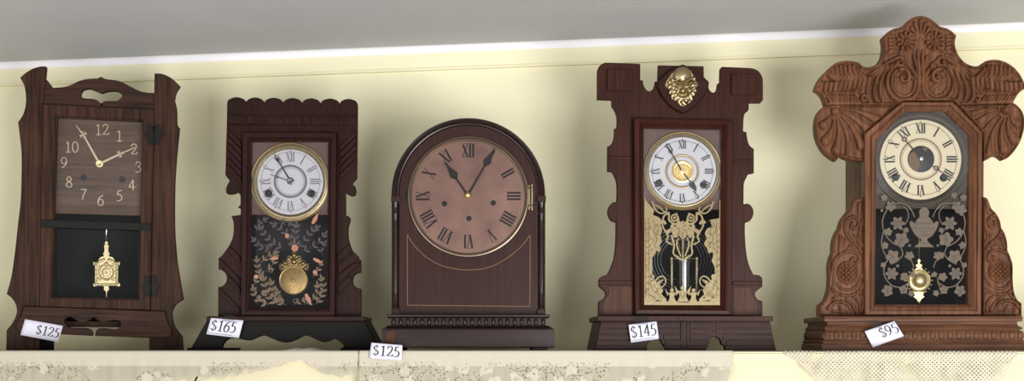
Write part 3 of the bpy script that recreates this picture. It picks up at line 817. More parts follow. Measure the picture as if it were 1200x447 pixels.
lathe('bezel_rim', f2, d2, 'brass', 340, 213.8, [(46.6, -.0046), (46.6, -.0082), (45.8, -.0090), (45.0, -.0082), (45.0, -.0046)], 96, -.0075)
lathe('dial', f2, d2, 'white', 340, 213, [(38.8, -.0040), (38.8, -.0052), (0, -.0052)], 72, -.0052, smooth=False)
def dialprint(fr, parent, cx, cy, R, y, col, sx=1.0, Rn=.78, h=.21, lw=1.3, ringr=.46, ringw=2.4, w=1.0, dots=True, ringcol='inkgrey', skip=()):
    k = Ink(fr, y)
    for i, t in enumerate(ROM):
        if t in skip: continue
        roman(k, t, cx, cy, R*Rn, i*30, R*h, w, lw=lw)
    if dots:
        for i in range(12):
            a = math.radians(i*30); k.disc(cx+R*.93*math.sin(a), cy-R*.93*math.cos(a), .8, n=8)
    k.disc(cx, cy, R*.905, R*.905-.45, 72)
    k.build('numerals', col, parent)
    if ringr:
        k = Ink(fr, y-.0001); k.disc(cx, cy, R*ringr+ringw/2, R*ringr-ringw/2, 56); k.disc(cx, cy, R*ringr-ringw/2-1, R*ringr-ringw/2-1.5, 56)
        k.build('chapter_ring', ringcol, parent)
dialprint(f2, d2, 340.3, 212.8, 38.5, -.0055, 'inkgrey', Rn=.74, h=.27, lw=1.3, w=.8, ringr=.475, ringw=2.6)
a0 = (340.5, 212.6)
mk = lambda a, b, t, s: [alongp(a, b, t+.12), alongp(a, b, t, s), alongp(a, b, t-.12), alongp(a, b, t, -s)]
hand(f2, d2, 'hour_hand', 'inkgrey', [ribbon([a0, (324, 207.3)], 1.6, 1.3), ribbon([(324, 207.3), (316, 204.5)], 1.3, .7), disc(325, 207.6, 1.7)], -.0062, .0006)
hand(f2, d2, 'minute_hand', 'ink', [ribbon([a0, (326.5, 189.5)], 1.9, 1.2), ribbon([(326.5, 189.5), (321.5, 181)], 1.3, .8), mk(a0, (321.5, 181), .8, 2.2)], -.0072, .0006)
lathe('hand_collar', f2, d2, 'steel', 340.5, 212.6, [(4.2, -.0054), (4.2, -.0078), (3, -.0084), (2, -.0078), (0, -.0080)], 24, -.007)
for x, y in ((314.6, 227), (364.8, 227)):
    lathe('winding_arbor', f2, d2, 'iron', x, y, [(4.6, -.0053), (4.6, -.0060), (3.0, -.0062), (2.6, -.0075), (1.5, -.0078), (0, -.0076)], 20, -.006)
g2 = plate('glass', f2, c2, 'glass', [(292.5, 164, 1), (386, 164, 1), (385, 363, 1), (290.5, 363, 1)], -.0106, -.0096, bev=.0002)
# painted leaves, birds and berries on the lower glass
gy = -.0097
lf = Ink(f2, gy)
def sprig(k, pts, n, ln, wd, w=.6):
    P = smoothline(pts, 5); k.line(pts, w, w*.6)
    for i in range(n):
        t = (i+.6)/n*(len(P)-1); j = int(min(t, len(P)-2)); a, b = P[j], P[j+1]; u = t-j
        x, y = a[0]+(b[0]-a[0])*u, a[1]+(b[1]-a[1])*u; an = math.atan2(b[1]-a[1], b[0]-a[0])
        for s in (-1, 1): k.leaf(x, y, an+s*.75, ln*(1-.25*i/n), wd)
    k.leaf(P[-1][0], P[-1][1], math.atan2(P[-1][1]-P[-2][1], P[-1][0]-P[-2][0]), ln, wd)
for pts, n, ln, wd in [
    ([(325, 357), (318, 350), (312, 338), (309, 328)], 5, 8.5, 3.2), ([(316, 357), (306, 354), (299, 346), (297, 340)], 4, 7.5, 3),
    ([(330, 357), (322, 345), (318, 333)], 4, 8, 3), ([(299, 356), (305, 350), (309, 345)], 2, 7, 2.8), ([(335, 358), (327, 352), (325, 344)], 3, 7.5, 2.8),
    ([(308, 328), (303, 318), (301, 306)], 4, 7, 2.6), ([(312, 318), (320, 310), (323, 300)], 3, 7, 2.4), ([(306, 308), (314, 300), (322, 297)], 3, 6.5, 2.4),
    ([(370, 357), (376, 348), (379, 338), (377, 328)], 5, 7.5, 2.8), ([(356, 357), (366, 352), (372, 344), (372, 336)], 4, 7.5, 2.8), ([(366, 325), (372, 318), (376, 310)], 3, 6, 2.4),
    ([(345, 357), (350, 354), (356, 352)], 2, 6, 2.4), ([(297, 336), (301, 328), (306, 322)], 2, 6, 2.4)]:
    sprig(lf, pts, n, ln, wd)
lf.disc(317.5, 317, 2.8, 1.9); lf.disc(369, 319, 2.6, 1.8); lf.disc(346, 353, 2.6, 1.8); lf.disc(316.5, 288, 2.3, 1.6)
lf.build('painted_leaves', 'etch2', g2)
et = Ink(f2, gy)
for pts, n, ln, wd in [
    ([(346, 292), (340, 280), (332, 270), (322, 264)], 5, 8, 2.6), ([(332, 292), (322, 286), (312, 277), (306, 268)], 5, 8, 2.6), ([(346, 292), (346, 278), (347, 266)], 4, 8.5, 2.8),
    ([(348, 292), (357, 282), (364, 272), (370, 268)], 5, 8, 2.6), ([(352, 296), (364, 290), (374, 284), (380, 276)], 4, 8, 2.6), ([(318, 292), (306, 290), (298, 282)], 4, 7, 2.4),
    ([(300, 272), (303, 262), (310, 258)], 3, 6, 2.2), ([(324, 262), (334, 260), (340, 262)], 2, 6, 2.2), ([(378, 300), (376, 292), (380, 286)], 2, 6, 2.2)]:
    sprig(et, pts, n, ln, wd, .5)
et.build('etched_leaves', plain('hazed_leaf_etching', (78, 72, 76), .7), g2)  # upper leaves in a dimmer colour, reflection haze painted in
pk = Ink(f2, gy-.0001)
def bird(k, x, y, s, an):
    c, d = math.cos(an)*s, math.sin(an)*s
    f = lambda p: (x+p[0]*c-p[1]*d, y+p[0]*d+p[1]*c)
    k.poly([f(p) for p in [(-4, 0), (-2.5, -1.8), (0, -2.2), (2.5, -1.2), (6, .6), (3, 1.2), (0, 1.8), (-2.5, 1.2)]]); k.disc(*f((-3.6, -.8)), 1.5*s, n=10)
for x, y, s, an in ((321, 303, 1.0, 2.9), (372, 306, 1.1, .3), (369.5, 257, 1.3, -1.2), (361, 351, 1.35, .95)):
    pk = Ink(f2, gy-.0001); bird(pk, x, y, s, an); pk.build('painted_bird', 'pink', g2)
for x, y, r in ((300, 324.5, 2.5), (336.5, 276.5, 2.5), (369.3, 319.5, 2.5), (345.5, 291, 4)):
    pk = Ink(f2, gy-.0001); pk.disc(x, y, r); pk.build('painted_berry', 'pink', g2)
# pendulum: brass disc with a crown
PP = .030
tube('pendulum_rod', [(f2.L(344.5, 262, PP)[0], PP, f2.L(344.5, 262, PP)[1]), (f2.L(344.5, 300, PP)[0], PP, f2.L(344.5, 300, PP)[1])], .0008, 'brass', c2)
pb = lathe('pendulum_bob', f2, c2, 'antique_brass', 344.5, 329.2, [(17.2, PP), (17.4, PP-.0030), (16.6, PP-.0042), (15.8, PP-.0036), (15.2, PP-.0038), (6, PP-.0052), (2.6, PP-.0054), (2.2, PP-.0062), (0, PP-.0064)], 64, PP)
cc = Carve()
for x, y, r in ((344.5, 299.5, 3), (338, 303.5, 2.4), (351, 303.5, 2.4), (344.5, 307, 3.4), (334, 309, 2.6), (355, 309, 2.6), (331, 315, 2.2), (358, 315, 2.2), (338, 310, 2), (351, 310, 2), (328.5, 312, 1.6), (360.5, 312, 1.6)):
    cc.r([(x, y), (x+.1, y)], r, amp=.8)
for s_ in (-1, 1):
    cc.r([(344.5, 304), (344.5+s_*6, 306), (344.5+s_*11, 312)], 1.3, .8, .8)
cc.build('bob_crown', f2, pb, 'antique_brass', [(344.5, 295.5), (347.5, 297), (347.5, 300.5), (351.5, 300), (354, 303), (353, 305.5), (357, 306), (358.3, 309.5), (361.5, 309.5), (362, 313), (359.5, 318, 1), (352, 313.5), (344.5, 312), (337, 313.5), (329.5, 318, 1), (327, 313), (327.5, 309.5), (330.7, 309.5), (332, 306), (336, 305.5), (335, 303), (337.5, 300), (341.5, 300.5), (341.5, 297)], PP-.0034, .001, grid=.5, rim=0, rimh=0, base=.4)
# base: ledge, curved apron and splayed feet
def w2l(fr, px, py, y): return fr.L(px, py, y)
yF = -.030
xl, zt = f2.L(242, 370.8, yF); xr, _ = f2.L(427, 371.5, yF); zb = f2.L(242, 377, yF)[1]
stack('ledge', c2, 'w2h', xl+.004, xr-.004, yF+.004, .095, [(0, zb), (.004, zb+.001), (.004, zt-.001), (0, zt)])
ap = [(242, 376.5, 1), (427, 377, 1), (444, 407.8, 1), (402, 408, 1), (402.5, 405), (400, 402), (394.5, 398.5), (390.5, 398), (386, 400), (379, 401.2), (374, 400), (366, 396.3), (360, 393.8), (355, 394.3), (348, 398), (338, 401.6), (328.5, 401), (320.5, 398), (314, 395), (308, 393.6), (300, 396.3), (294, 399), (288, 399.2), (281, 397.6), (274, 396.8), (268, 397.6), (263.5, 400.5), (261, 404), (259.8, 408, 1), (224, 408, 1)]
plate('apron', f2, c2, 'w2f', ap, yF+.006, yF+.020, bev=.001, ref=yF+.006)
for s_ in (0, 1):
    x0, z0 = f2.L((224, 444)[s_], 408, yF+.006); x1, z1 = f2.L((242, 427)[s_], 376.5, yF+.006)
    sg = (1, -1)[s_]
    y0_, y1_ = yF+.020, .09
    V = [(x0, y0_, z0), (x0+sg*.012, y0_, z0), (x1+sg*.012, y0_, z1), (x1, y0_, z1), (x0, y1_, z0), (x0+sg*.012, y1_, z0), (x1+sg*.012, y1_, z1), (x1, y1_, z1)]
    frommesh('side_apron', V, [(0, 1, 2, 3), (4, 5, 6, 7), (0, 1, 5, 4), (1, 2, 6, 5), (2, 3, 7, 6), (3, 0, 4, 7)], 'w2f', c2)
    xa, _ = f2.L((219, 399)[s_], 409, yF); xb, _ = f2.L((265, 448)[s_], 409, yF)
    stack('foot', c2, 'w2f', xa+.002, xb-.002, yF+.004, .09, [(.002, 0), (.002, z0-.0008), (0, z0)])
tag([(247.3, 373), (285.5, 376), (280, 396.7), (242, 392)], f2, yF-.002, '$165', .07, .84, .12, .74, 'white ticket reading $165 on the base of the scalloped walnut clock', small=(.05, .75), tapes=[[(262, 369.5), (276, 370.5), (274, 378), (260, 377)]])
# ================================================================== CLOCK 3: arched mahogany bracket clock
f3 = Frame(549, 2.13, math.radians(7.0))
c3 = root('mantel_clock', f3, 'round arched mahogany clock with big copper dial, in the middle of the row', 'clock', GRP)
def arch(cx, cyc, R, yb, n=40): return [(cx-R, yb)]+[(cx-R*math.cos(PI*i/n), cyc-R*math.sin(PI*i/n)) for i in range(n+1)]+[(cx+R, yb)]
CX, CY = 549, 228.5
def archplate(name, R, yb, y0, y1, mat, parent, hole=None, bev=.0008):
    return plate(name, f3, parent, mat, arch(CX, CY, R, yb), y0, y1, holes=hole or (), bev=bev, sm=False)
archplate('case', 81.5, 370, .0, .120, 'w3', c3, hole=[disc(548.8, 230.8, 69, 64)], bev=.0006)
# triple arch moulding
def archband(name, Ro, prof, mat, parent):
    vs, fs = [], []; n = 48; s = f3.m(CX, CY, 0); x0, z0 = f3.L(CX, CY, 0)
    zb = f3.L(CX, 236, 0)[1]
    A = [(-1, (zb-z0))]+[None]*(n+1)+[(1, (zb-z0))]
    rows = []
    for r, y in prof:
        row = [(x0-r*s, y, zb)]+[(x0-r*s*math.cos(PI*i/n), y, z0+r*s*math.sin(PI*i/n)) for i in range(n+1)]+[(x0+r*s, y, zb)]
        rows.append(row)
    k = len(prof); m = len(rows[0])
    vs = [p for row in rows for p in row]
    for q in range(k):
        q2 = (q+1) % k
        for i in range(m-1): fs.append((q*m+i, q*m+i+1, q2*m+i+1, q2*m+i))
    fs.append(tuple(q*m for q in range(k))); fs.append(tuple(q*m+m-1 for q in range(k)))
    return autosmooth(frommesh(name, vs, fs, mat, parent), 35)
pr = [(81.5, .12), (81.5, -.003), (82.0, -.0048), (83.2, -.0052), (84, -.004), (84.3, -.0062), (85.6, -.0078), (86.8, -.0066), (87.0, -.005), (88.2, -.0058), (89.4, -.004), (90, -.001), (90, .12)]
archband('arch_moulding', 90, pr, 'w3d', c3)
# inlaid line
il = Ink(f3, -.0003)
il.line([(477.2, 275.2), (485.5, 288), (499.4, 301.6), (517, 311.3), (537.5, 316), (551.4, 316.6), (568.7, 314.8), (586, 308), (603.4, 296), (613.8, 285.8), (621.3, 275.6)], .8)
il.line([(477.2, 275.2, 1), (477.6, 358, 1)], .8, n=1); il.line([(477.6, 358, 1), (620.8, 359.5, 1)], .8, n=1); il.line([(620.8, 359.5, 1), (621.3, 275.6, 1)], .8, n=1)
il.build('inlay_line', 'inlay', c3)
for s_ in (-1, 1):
    x = 549+s_*85.6
    X0, z1 = f3.L(x, 236, 0); _, z0 = f3.L(x, 363, 0); H = z1-z0; s = f3.m(x, 300, 0)
    # side pier behind the column
    plate('pier', f3, c3, 'w3', rc(549+s_*81.5 if s_ > 0 else 549-90, 236, 549+90 if s_ > 0 else 549-81.5, 370), .008, .12, sm=False)
    prof = [(4.4, 0), (4.4, .018), (3.6, .024), (4.1, .032), (3.0, .045), (3.4, .16), (3.7, .2), (3.6, .5), (3.1, .8), (2.9, .86), (3.9, .875), (3.9, .895), (3.0, .91), (3.2, .95), (4.6, .985), (4.6, 1)]
    V, Fc = [], []; n = 20
    for r, t in prof:
        for q in range(n): a = 2*PI*q/n; V.append((X0+r*s*math.cos(a), .0005+r*s*math.sin(a), z0+H*t))
    for i in range(len(prof)-1):
        for q in range(n): q2 = (q+1) % n; Fc.append((i*n+q, i*n+q2, (i+1)*n+q2, (i+1)*n+q))
    Fc.append(tuple(range(n))); Fc.append(tuple(range((len(prof)-1)*n, len(prof)*n)))
    col = autosmooth(frommesh('column', V, Fc, 'w3d', c3), 50)
    plate('capital', f3, col, 'w3', rc(x-5.2, 229.5, x+5.2, 236), -.0085, .008, sm=False, bev=.001)
    plate('pedestal', f3, col, 'w3', rc(x-4.8, 363, x+4.8, 370), -.0075, .008, sm=False, bev=.001)
d3 = lathe('dial', f3, c3, 'copper', 548.8, 230.8, [(69.5, .004), (67.8, -.0012), (0, -.0012)], 96, 0, smooth=False)
lathe('bezel', f3, d3, 'grey_bezel', 548.8, 230.8, [(66, -.0014), (66.4, -.0035), (67.6, -.0045), (68.4, -.0036), (69.2, -.0060), (70.4, -.0056), (70.8, -.0030), (70.8, -.0001)], 120, -.003)
k = Ink(f3, -.0015)
for i, t in enumerate(ROM):
    if t == 'I': continue
    lw = 2.3
    roman(k, t, 548.8, 230, 53.5, i*30, 15.5, .80, lw=lw if t != 'V' else 1.8)
roman(k, 'I', 548.8, 230, 53.5, 30, 15.5, lw=2.3)
k.build('numerals', 'ink', d3)
k = Ink(f3, -.0015); k.disc(548.8, 230.6, 63.8, 63.4, 96); k.disc(548.8, 230.6, 61.8, 61.4, 96)
for i in range(60):
    a = 2*PI*i/60; k.poly([(548.8+r*math.sin(a+d), 230.6-r*math.cos(a+d)) for r, d in ((63.6, -.004), (63.6, .004), (61.6, .004), (61.6, -.004))])
k.build('minute_track', 'brown', d3)
a0 = (548.2, 229)
def spade(a, b, t0, t1, w):
    L = []
    for t, s in ((t0, .5), (t0+(t1-t0)*.12, .9), (t0+(t1-t0)*.3, w), (t0+(t1-t0)*.5, w*.75), (t0+(t1-t0)*.75, w*.3), (t1, .35)): L.append((t, s))
    return [alongp(a, b, t, s) for t, s in L]+[alongp(a, b, t, -s) for t, s in reversed(L)]
hand(f3, d3, 'hour_hand', 'ink', [ribbon([a0, alongp(a0, (521.5, 190), .55)], 2.4, 1.6), smoothline(spade(a0, (521.5, 190), .42, 1.0, 4.6), 3, True)], -.0040, .0008)
hand(f3, d3, 'minute_hand', 'ink', [ribbon([a0, alongp(a0, (580, 174), .66)], 2.4, 1.4), smoothline(spade(a0, (580, 174), .58, 1.0, 4.2), 3, True)], -.0054, .0008)
lathe('hand_collar', f3, d3, 'brass', 548.2, 229, [(3.6, -.0016), (3.6, -.0068), (2.6, -.0085), (0, -.0092)], 24, -.0065)
for x, y in ((520.8, 239), (578, 238), (549.5, 256.3)):
    lathe('winding_hole', f3, d3, 'ink', x, y, [(3.2, -.0013), (3.2, -.0017), (0, -.0017)], 24, -.0015)
h = multiplate('hinge', f3, c3, 'brass_dull', [rc(619.3, 217, 621, 246), rc(622.6, 216, 624.4, 247), rc(619.3, 219, 624.4, 222), rc(619.3, 239, 624.4, 243)], -.0045, -.0001)
lathe('screw', f3, h, 'iron', 621.6, 220.5, [(1.4, -.0046), (1.2, -.0056), (0, -.006)], 12, -.005); lathe('screw', f3, h, 'iron', 621.6, 241, [(1.4, -.0046), (1.2, -.0056), (0, -.006)], 12, -.005)
plate('catch', f3, c3, 'iron', rc(475.8, 225.5, 478.4, 233.5), -.004, -.0001, sm=False, bev=.0004)
# base mouldings
YB = -.022
def zpx(fr, py, y, px=None): return fr.L(px if px else 549, py, y)[1]
xl, xr = f3.L(455.5, 373, YB)[0], f3.L(642, 373, YB)[0]
sp = f3.m(549, 390, YB)
q = lambda v: v*sp
stack('base_cap', c3, 'w3d', xl, xr, YB, .128, [(-q(5), zpx(f3, 368.6, YB)), (q(2), zpx(f3, 368.8, YB)), (q(3.2), zpx(f3, 370, YB)), (q(3), zpx(f3, 371.4, YB)), (q(.8), zpx(f3, 372.6, YB)), (q(1.6), zpx(f3, 373.2, YB)), (-q(6), zpx(f3, 373.3, YB))][::-1])
stack('frieze', c3, 'w3d', xl+.003, xr-.003, YB+.003, .126, [(0, zpx(f3, 382, YB)), (0, zpx(f3, 373.3, YB))])
n = 22; fl = []
for i in range(n):
    x = xl+.002+(xr-xl-.004)*(i+.5)/n; r = (xr-xl)/n*.27
    za, zb = zpx(f3, 381.6, YB), zpx(f3, 373.8, YB)
    V = []; m = 8
    for z, rr in ((za, r*.6), (za+.0012, r), (zb-.0012, r), (zb, r*.6)):
        for j in range(m): a = 2*PI*j/m; V.append((x+rr*math.cos(a), YB+.0025+rr*math.sin(a), z))
    Fc = [(q_*m+j, q_*m+(j+1) % m, (q_+1)*m+(j+1) % m, (q_+1)*m+j) for q_ in range(3) for j in range(m)]+[tuple(range(m)), tuple(range(3*m, 4*m))]
    fl.append((V, Fc))
# same reeds round the visible right-hand end
V, Fc = merge(fl); autosmooth(frommesh('reeded_band', V, Fc, 'w3d', c3), 60)
pl_ = stack('plinth', c3, 'w3d', xl, xr, YB, .128, [(-q(4), 0.0045), (q(6.8), .0045), (q(7.6), .0065), (q(7.6), zpx(f3, 387.2, YB)), (q(6.5), zpx(f3, 385.6, YB)), (q(3.4), zpx(f3, 383.6, YB)), (q(.6), zpx(f3, 382, YB)), (-q(4), zpx(f3, 382, YB))])
plate('worn_patch', f3, pl_, 'w4p', [(451.5, 389.5, 1), (462.5, 388.5, 1), (463.5, 401, 1), (459, 402.5), (451.5, 402, 1)], YB-q(7.6)-.0006, YB-q(7.6), bev=.0001)
for x in (xl+.012, xr-.012):
    for y in (YB+.004, .105): stack('foot', c3, 'w3d', x-.012, x+.012, y, y+.018, [(0, 0), (0, .0045)])
fs_ = Frame(450, SF-.0062, 0); fs_.clamp = False
tag([(435.3, 402), (471.7, 405), (470.7, 423.3), (432.8, 420.3)], fs_, 0.0, '$125', .08, .93, .14, .78, 'white ticket reading $125 stuck over the shelf edge by the arched clock')

# ================================================================== CLOCK 4: walnut clock with lion head
f4 = Frame(799, 2.15, math.radians(7.5))
c4 = root('mantel_clock', f4, 'dark walnut clock with gilt lion head crest and gold figured glass, second from the right', 'clock', GRP)
o4 = [(700, 116.3, 1), (700, 86), (701, 80), (703.4, 76.5), (707.5, 74), (713, 73.3), (750.4, 74.8, 1), (750.4, 94, 1), (753.6, 94, 1), (754, 98.5), (755.8, 103), (758.5, 106), (761.8, 106.8), (765, 104.6), (767, 100.6), (767.8, 95.5, 1), (771, 95, 1), (771.5, 76.5, 1), (824.8, 77.5, 1), (825, 94, 1), (830.4, 94.6, 1), (830, 100), (831.4, 105), (834.3, 108), (837.5, 108), (840.3, 104.2), (841.2, 98, 1), (844, 97, 1), (844.3, 82), (846, 78.7), (850, 78.4), (877, 79.6), (884, 80.6), (888.8, 83.2), (892.4, 88), (894.2, 95), (894.2, 117, 1), (891.8, 120.3, 1), (877.5, 120.5, 1), (877.3, 129), (873.6, 132.5), (871.7, 138), (871, 154, 1), (875, 155, 1), (875.5, 160), (876.7, 166), (879, 171), (883.6, 174.5, 1), (883.6, 203, 1), (877, 204, 1), (875, 208), (872.6, 213), (871.7, 219), (871.5, 239.5, 1), (877, 239), (881.5, 243), (883.2, 249.5), (881.3, 256), (877.5, 260), (873.2, 260.8, 1), (873, 272), (873.6, 285), (874.8, 297), (876.8, 307), (879.5, 315), (883, 322, 1), (889.5, 323), (892.8, 325.5), (893.6, 329, 1), (893.6, 336.3, 1), (889, 339.5), (885.8, 342.5), (885, 345.5), (886.4, 349.5), (889.5, 352.3), (893.6, 353.6, 1), (893.6, 373, 1),
      (701.3, 373, 1), (701.3, 354, 1), (705, 352.3), (708.6, 349), (709.8, 344.5), (708, 341), (704.5, 338.3), (701.7, 335.5, 1), (701.7, 329.5, 1), (703.3, 326), (707, 323.6), (711.3, 322.5, 1), (714.5, 317), (717.4, 310), (720, 301), (721.3, 289), (721.9, 275), (721.9, 260.7, 1), (717, 259), (713.8, 255), (712.2, 248.5), (714.2, 241.5), (718, 237.7), (722.9, 236.7, 1), (723.2, 220), (722, 211), (719.6, 205.5), (717.6, 201.5, 1), (712, 200.6, 1), (712, 172, 1), (715.4, 170), (718.4, 165.5), (719.8, 159), (720, 151, 1), (722.8, 150, 1), (723.2, 141), (722.4, 134), (720, 128.3), (717, 124, 1), (717, 117, 1)]
plate('back_board', f4, c4, 'w4', o4, 0, .013, bev=.0012, holes=[rect(751, 148, 851, 362)])
plate('case', f4, c4, 'w4', rc(744, 142, 857, 372), .0131, .105, holes=[rc(750, 148, 851, 364)], sm=False)
plate('back_panel', f4, c4, 'cav', rc(746, 144, 855, 370), .098, .1045, sm=False, ref=.0131)
plate('corner_block', f4, c4, 'w4', rc(711.5, 81, 741, 106.5), -.005, -.0001, sm=False, bev=.001)
plate('corner_block', f4, c4, 'w4', rc(857, 86.5, 885.5, 110.5), -.005, -.0001, sm=False, bev=.001)
for (xa, xb, ya, yb) in ((712.3, 742, 183.5, 187), (858, 883.2, 187.5, 190), (702, 741.5, 329.5, 334), (859, 893.2, 330, 334.5)):
    plate('cross_moulding', f4, c4, 'w4', rc(xa, ya, xb, yb), -.003, -.0001, sm=False, bev=.0012)
for pts in ([(713, 336, 1), (741, 336, 1), (741, 369.5, 1), (707, 369.5, 1), (707, 355), (713.5, 345)], [(860, 337, 1), (880, 337, 1), (881, 345), (888, 357), (888, 370, 1), (860, 370, 1)]):
    plate('veneer_panel', f4, c4, 'w4p', pts, -.0012, -.0001, bev=.0004)
sh4 = plate('shield', f4, c4, 'w4d', [(800.5, 75.3, 1), (790, 79.5), (780, 86.5), (770.5, 95.8, 1), (771.5, 102.5), (776, 112), (784, 122), (792, 128.5), (800.3, 132.5, 1), (809, 128.8), (818, 121), (826, 111), (830.5, 101), (831, 96.5, 1), (822, 87), (812, 80)], -.011, -.0001, bev=.002)
# lion head
ln = Carve()
B = lambda x, y, r, a=1.0: ln.r([(x, y), (x+.1, y)], r, amp=a)
B(799, 88.5, 10.5, .60); B(801.5, 101.5, 12.5, .42); B(787.5, 94.5, 3.2, 1.7); B(813, 93, 3.0, 1.7)
ln.g([(795.6, 98.4), (796.2, 98.2)], 3.6, amp=1.0); ln.g([(808.8, 97.9), (809.2, 97.8)], 3.4, amp=1.0)
B(795.8, 98.2, 2.0, 3.0); B(808.8, 97.8, 1.9, 3.0)
ln.r([(790.5, 96.4), (794, 94), (799, 96.2)], 1.6, 1.8, 4.4); ln.r([(805, 96), (809.5, 93.6), (813, 95.8)], 1.8, 1.5, 4.4)
ln.r([(802.2, 92), (802.7, 98), (803, 104)], 2.2, 3.6, 2.9)
ln.r([(800.3, 103.2), (803, 104), (805.9, 103)], 2.4, 2.4, 4.6)
B(799.0, 108, 4.5, 2.2); B(807.0, 107.6, 4.4, 2.2); B(791.8, 105, 3.2, 2.0); B(812.4, 104, 3.0, 2.0)
B(803, 118, 4.0, 1.7)
ln.g([(796, 113.2), (803, 114.2), (809.8, 112.8)], 2.9, amp=3.9)
for a_ in range(0, 12):
    an = math.radians(200-a_*19.5); cx_, cy_ = 800.3, 103.5
    c_, s_ = math.cos(an), math.sin(an)
    p0 = (cx_+c_*11.5, cy_+s_*12.5); p1 = (cx_+c_*15.2-s_*1.8, cy_+s_*17+c_*1.8); p2 = (cx_+c_*17.4+s_*1.2, cy_+s_*20.5-c_*1.2)
    ln.r([p0, p1, p2], 2.9, 1.6, 1.55); ln.r([(p0[0]-s_*2, p0[1]+c_*2), ((p1[0]+p0[0])/2-s_*3, (p1[1]+p0[1])/2+c_*3)], 1.8, 1.2, 2.2)
ln.build('lion_head', f4, c4, 'gilt_bronze', [(799, 79), (793, 81), (788.6, 85), (784.5, 90.5), (780.6, 96), (779.6, 101), (784, 105.3), (783.5, 109), (786, 112.5), (787.6, 117), (792, 119), (795.2, 123), (800.5, 125), (805.6, 121.8), (810, 119.3), (811.6, 114), (815, 109.5), (815.3, 105), (818.3, 100), (815, 94.7), (812.4, 89), (808.3, 82.5), (803.5, 79.6)], -.0115, .0008, grid=.42, rim=0, rimh=0, amp=.8, base=1.0)
dr = frameband('door', f4, c4, 'w4', [(742.8, 138), (859.2, 140.5), (858, 370), (744, 369)], [(755, 150), (845.4, 151.5), (844.6, 358.4), (755, 357.6)],
   [(0, -.0001), (0, -.013), (.08, -.0165), (.45, -.0175), (.58, -.016), (.66, -.0175), (.8, -.014), (1, -.010), (1, -.0001)], -.017)
d4 = plate('dial_plate', f4, c4, 'pan', [(749, 145, 1), (852, 146, 1), (852, 246, 1), (749, 246, 1)], -.0045, -.0002)
lathe('bezel', f4, d4, 'brass_dull', 800.3, 200.3, [(43.8, -.0046), (43.8, -.0082), (43, -.0088), (42.0, -.0075), (41, -.0078), (39.5, -.0055), (39.2, -.0046)], 96, -.008)
lathe('bezel_rim', f4, d4, 'brass', 800.3, 200.3, [(46, -.0046), (46, -.0082), (45.0, -.0092), (43.9, -.0082), (43.9, -.0046)], 96, -.008)
lathe('dial', f4, d4, 'white', 799.6, 200.5, [(39.6, -.0040), (39.6, -.0052), (0, -.0052)], 72, -.0052, smooth=False)
dialprint(f4, d4, 799.6, 200.8, 39.6, -.0055, 'ink', Rn=.79, h=.24, lw=1.35, w=.8, ringr=0)
lathe('centre_ring', f4, d4, 'brass_dull', 799.6, 201, [(20.2, -.0053), (19.8, -.0062), (18.8, -.0066), (17.6, -.0060), (17.2, -.0053)], 64, -.006)
lathe('centre_disc', f4, d4, 'brass', 799.8, 201, [(13, -.0053), (13, -.0060), (11.8, -.0063), (11.2, -.0058), (9, -.0058), (8.6, -.0063), (7.8, -.0063), (7.4, -.0058), (5, -.0058), (4.6, -.0064), (0, -.0066)], 56, -.006)
a0 = (799.8, 201.2)
hand(f4, d4, 'hour_hand', 'ink', [ribbon([a0, (811, 215.5)], 1.7, 1.3), [(807.5, 215), (812.5, 212.2), (816, 219), (816.3, 225), (811.5, 221.5), (808, 219)]], -.0072, .0006)
hand(f4, d4, 'minute_hand', 'ink', [ribbon([a0, (788.5, 182)], 1.7, 1.2), ribbon([(788.5, 182), (781, 169)], 1.3, .7), mk(a0, (781, 169), .72, 1.8)], -.0080, .0006)
lathe('hand_collar', f4, d4, 'brass_pale', 799.8, 201.2, [(2.6, -.006), (2.6, -.0086), (1.4, -.0092), (0, -.0092)], 20, -.008)
for x, y in ((772, 215), (824.5, 217)):
    lathe('winding_arbor', f4, d4, 'iron', x, y, [(4.4, -.0053), (4.4, -.0060), (3.0, -.0062), (2.6, -.0075), (1.5, -.0078), (0, -.0076)], 20, -.006)
g4 = plate('glass', f4, c4, 'glass', [(753, 148, 1), (847, 149, 1), (847, 360, 1), (753, 360, 1)], -.0108, -.0098, bev=.0002)
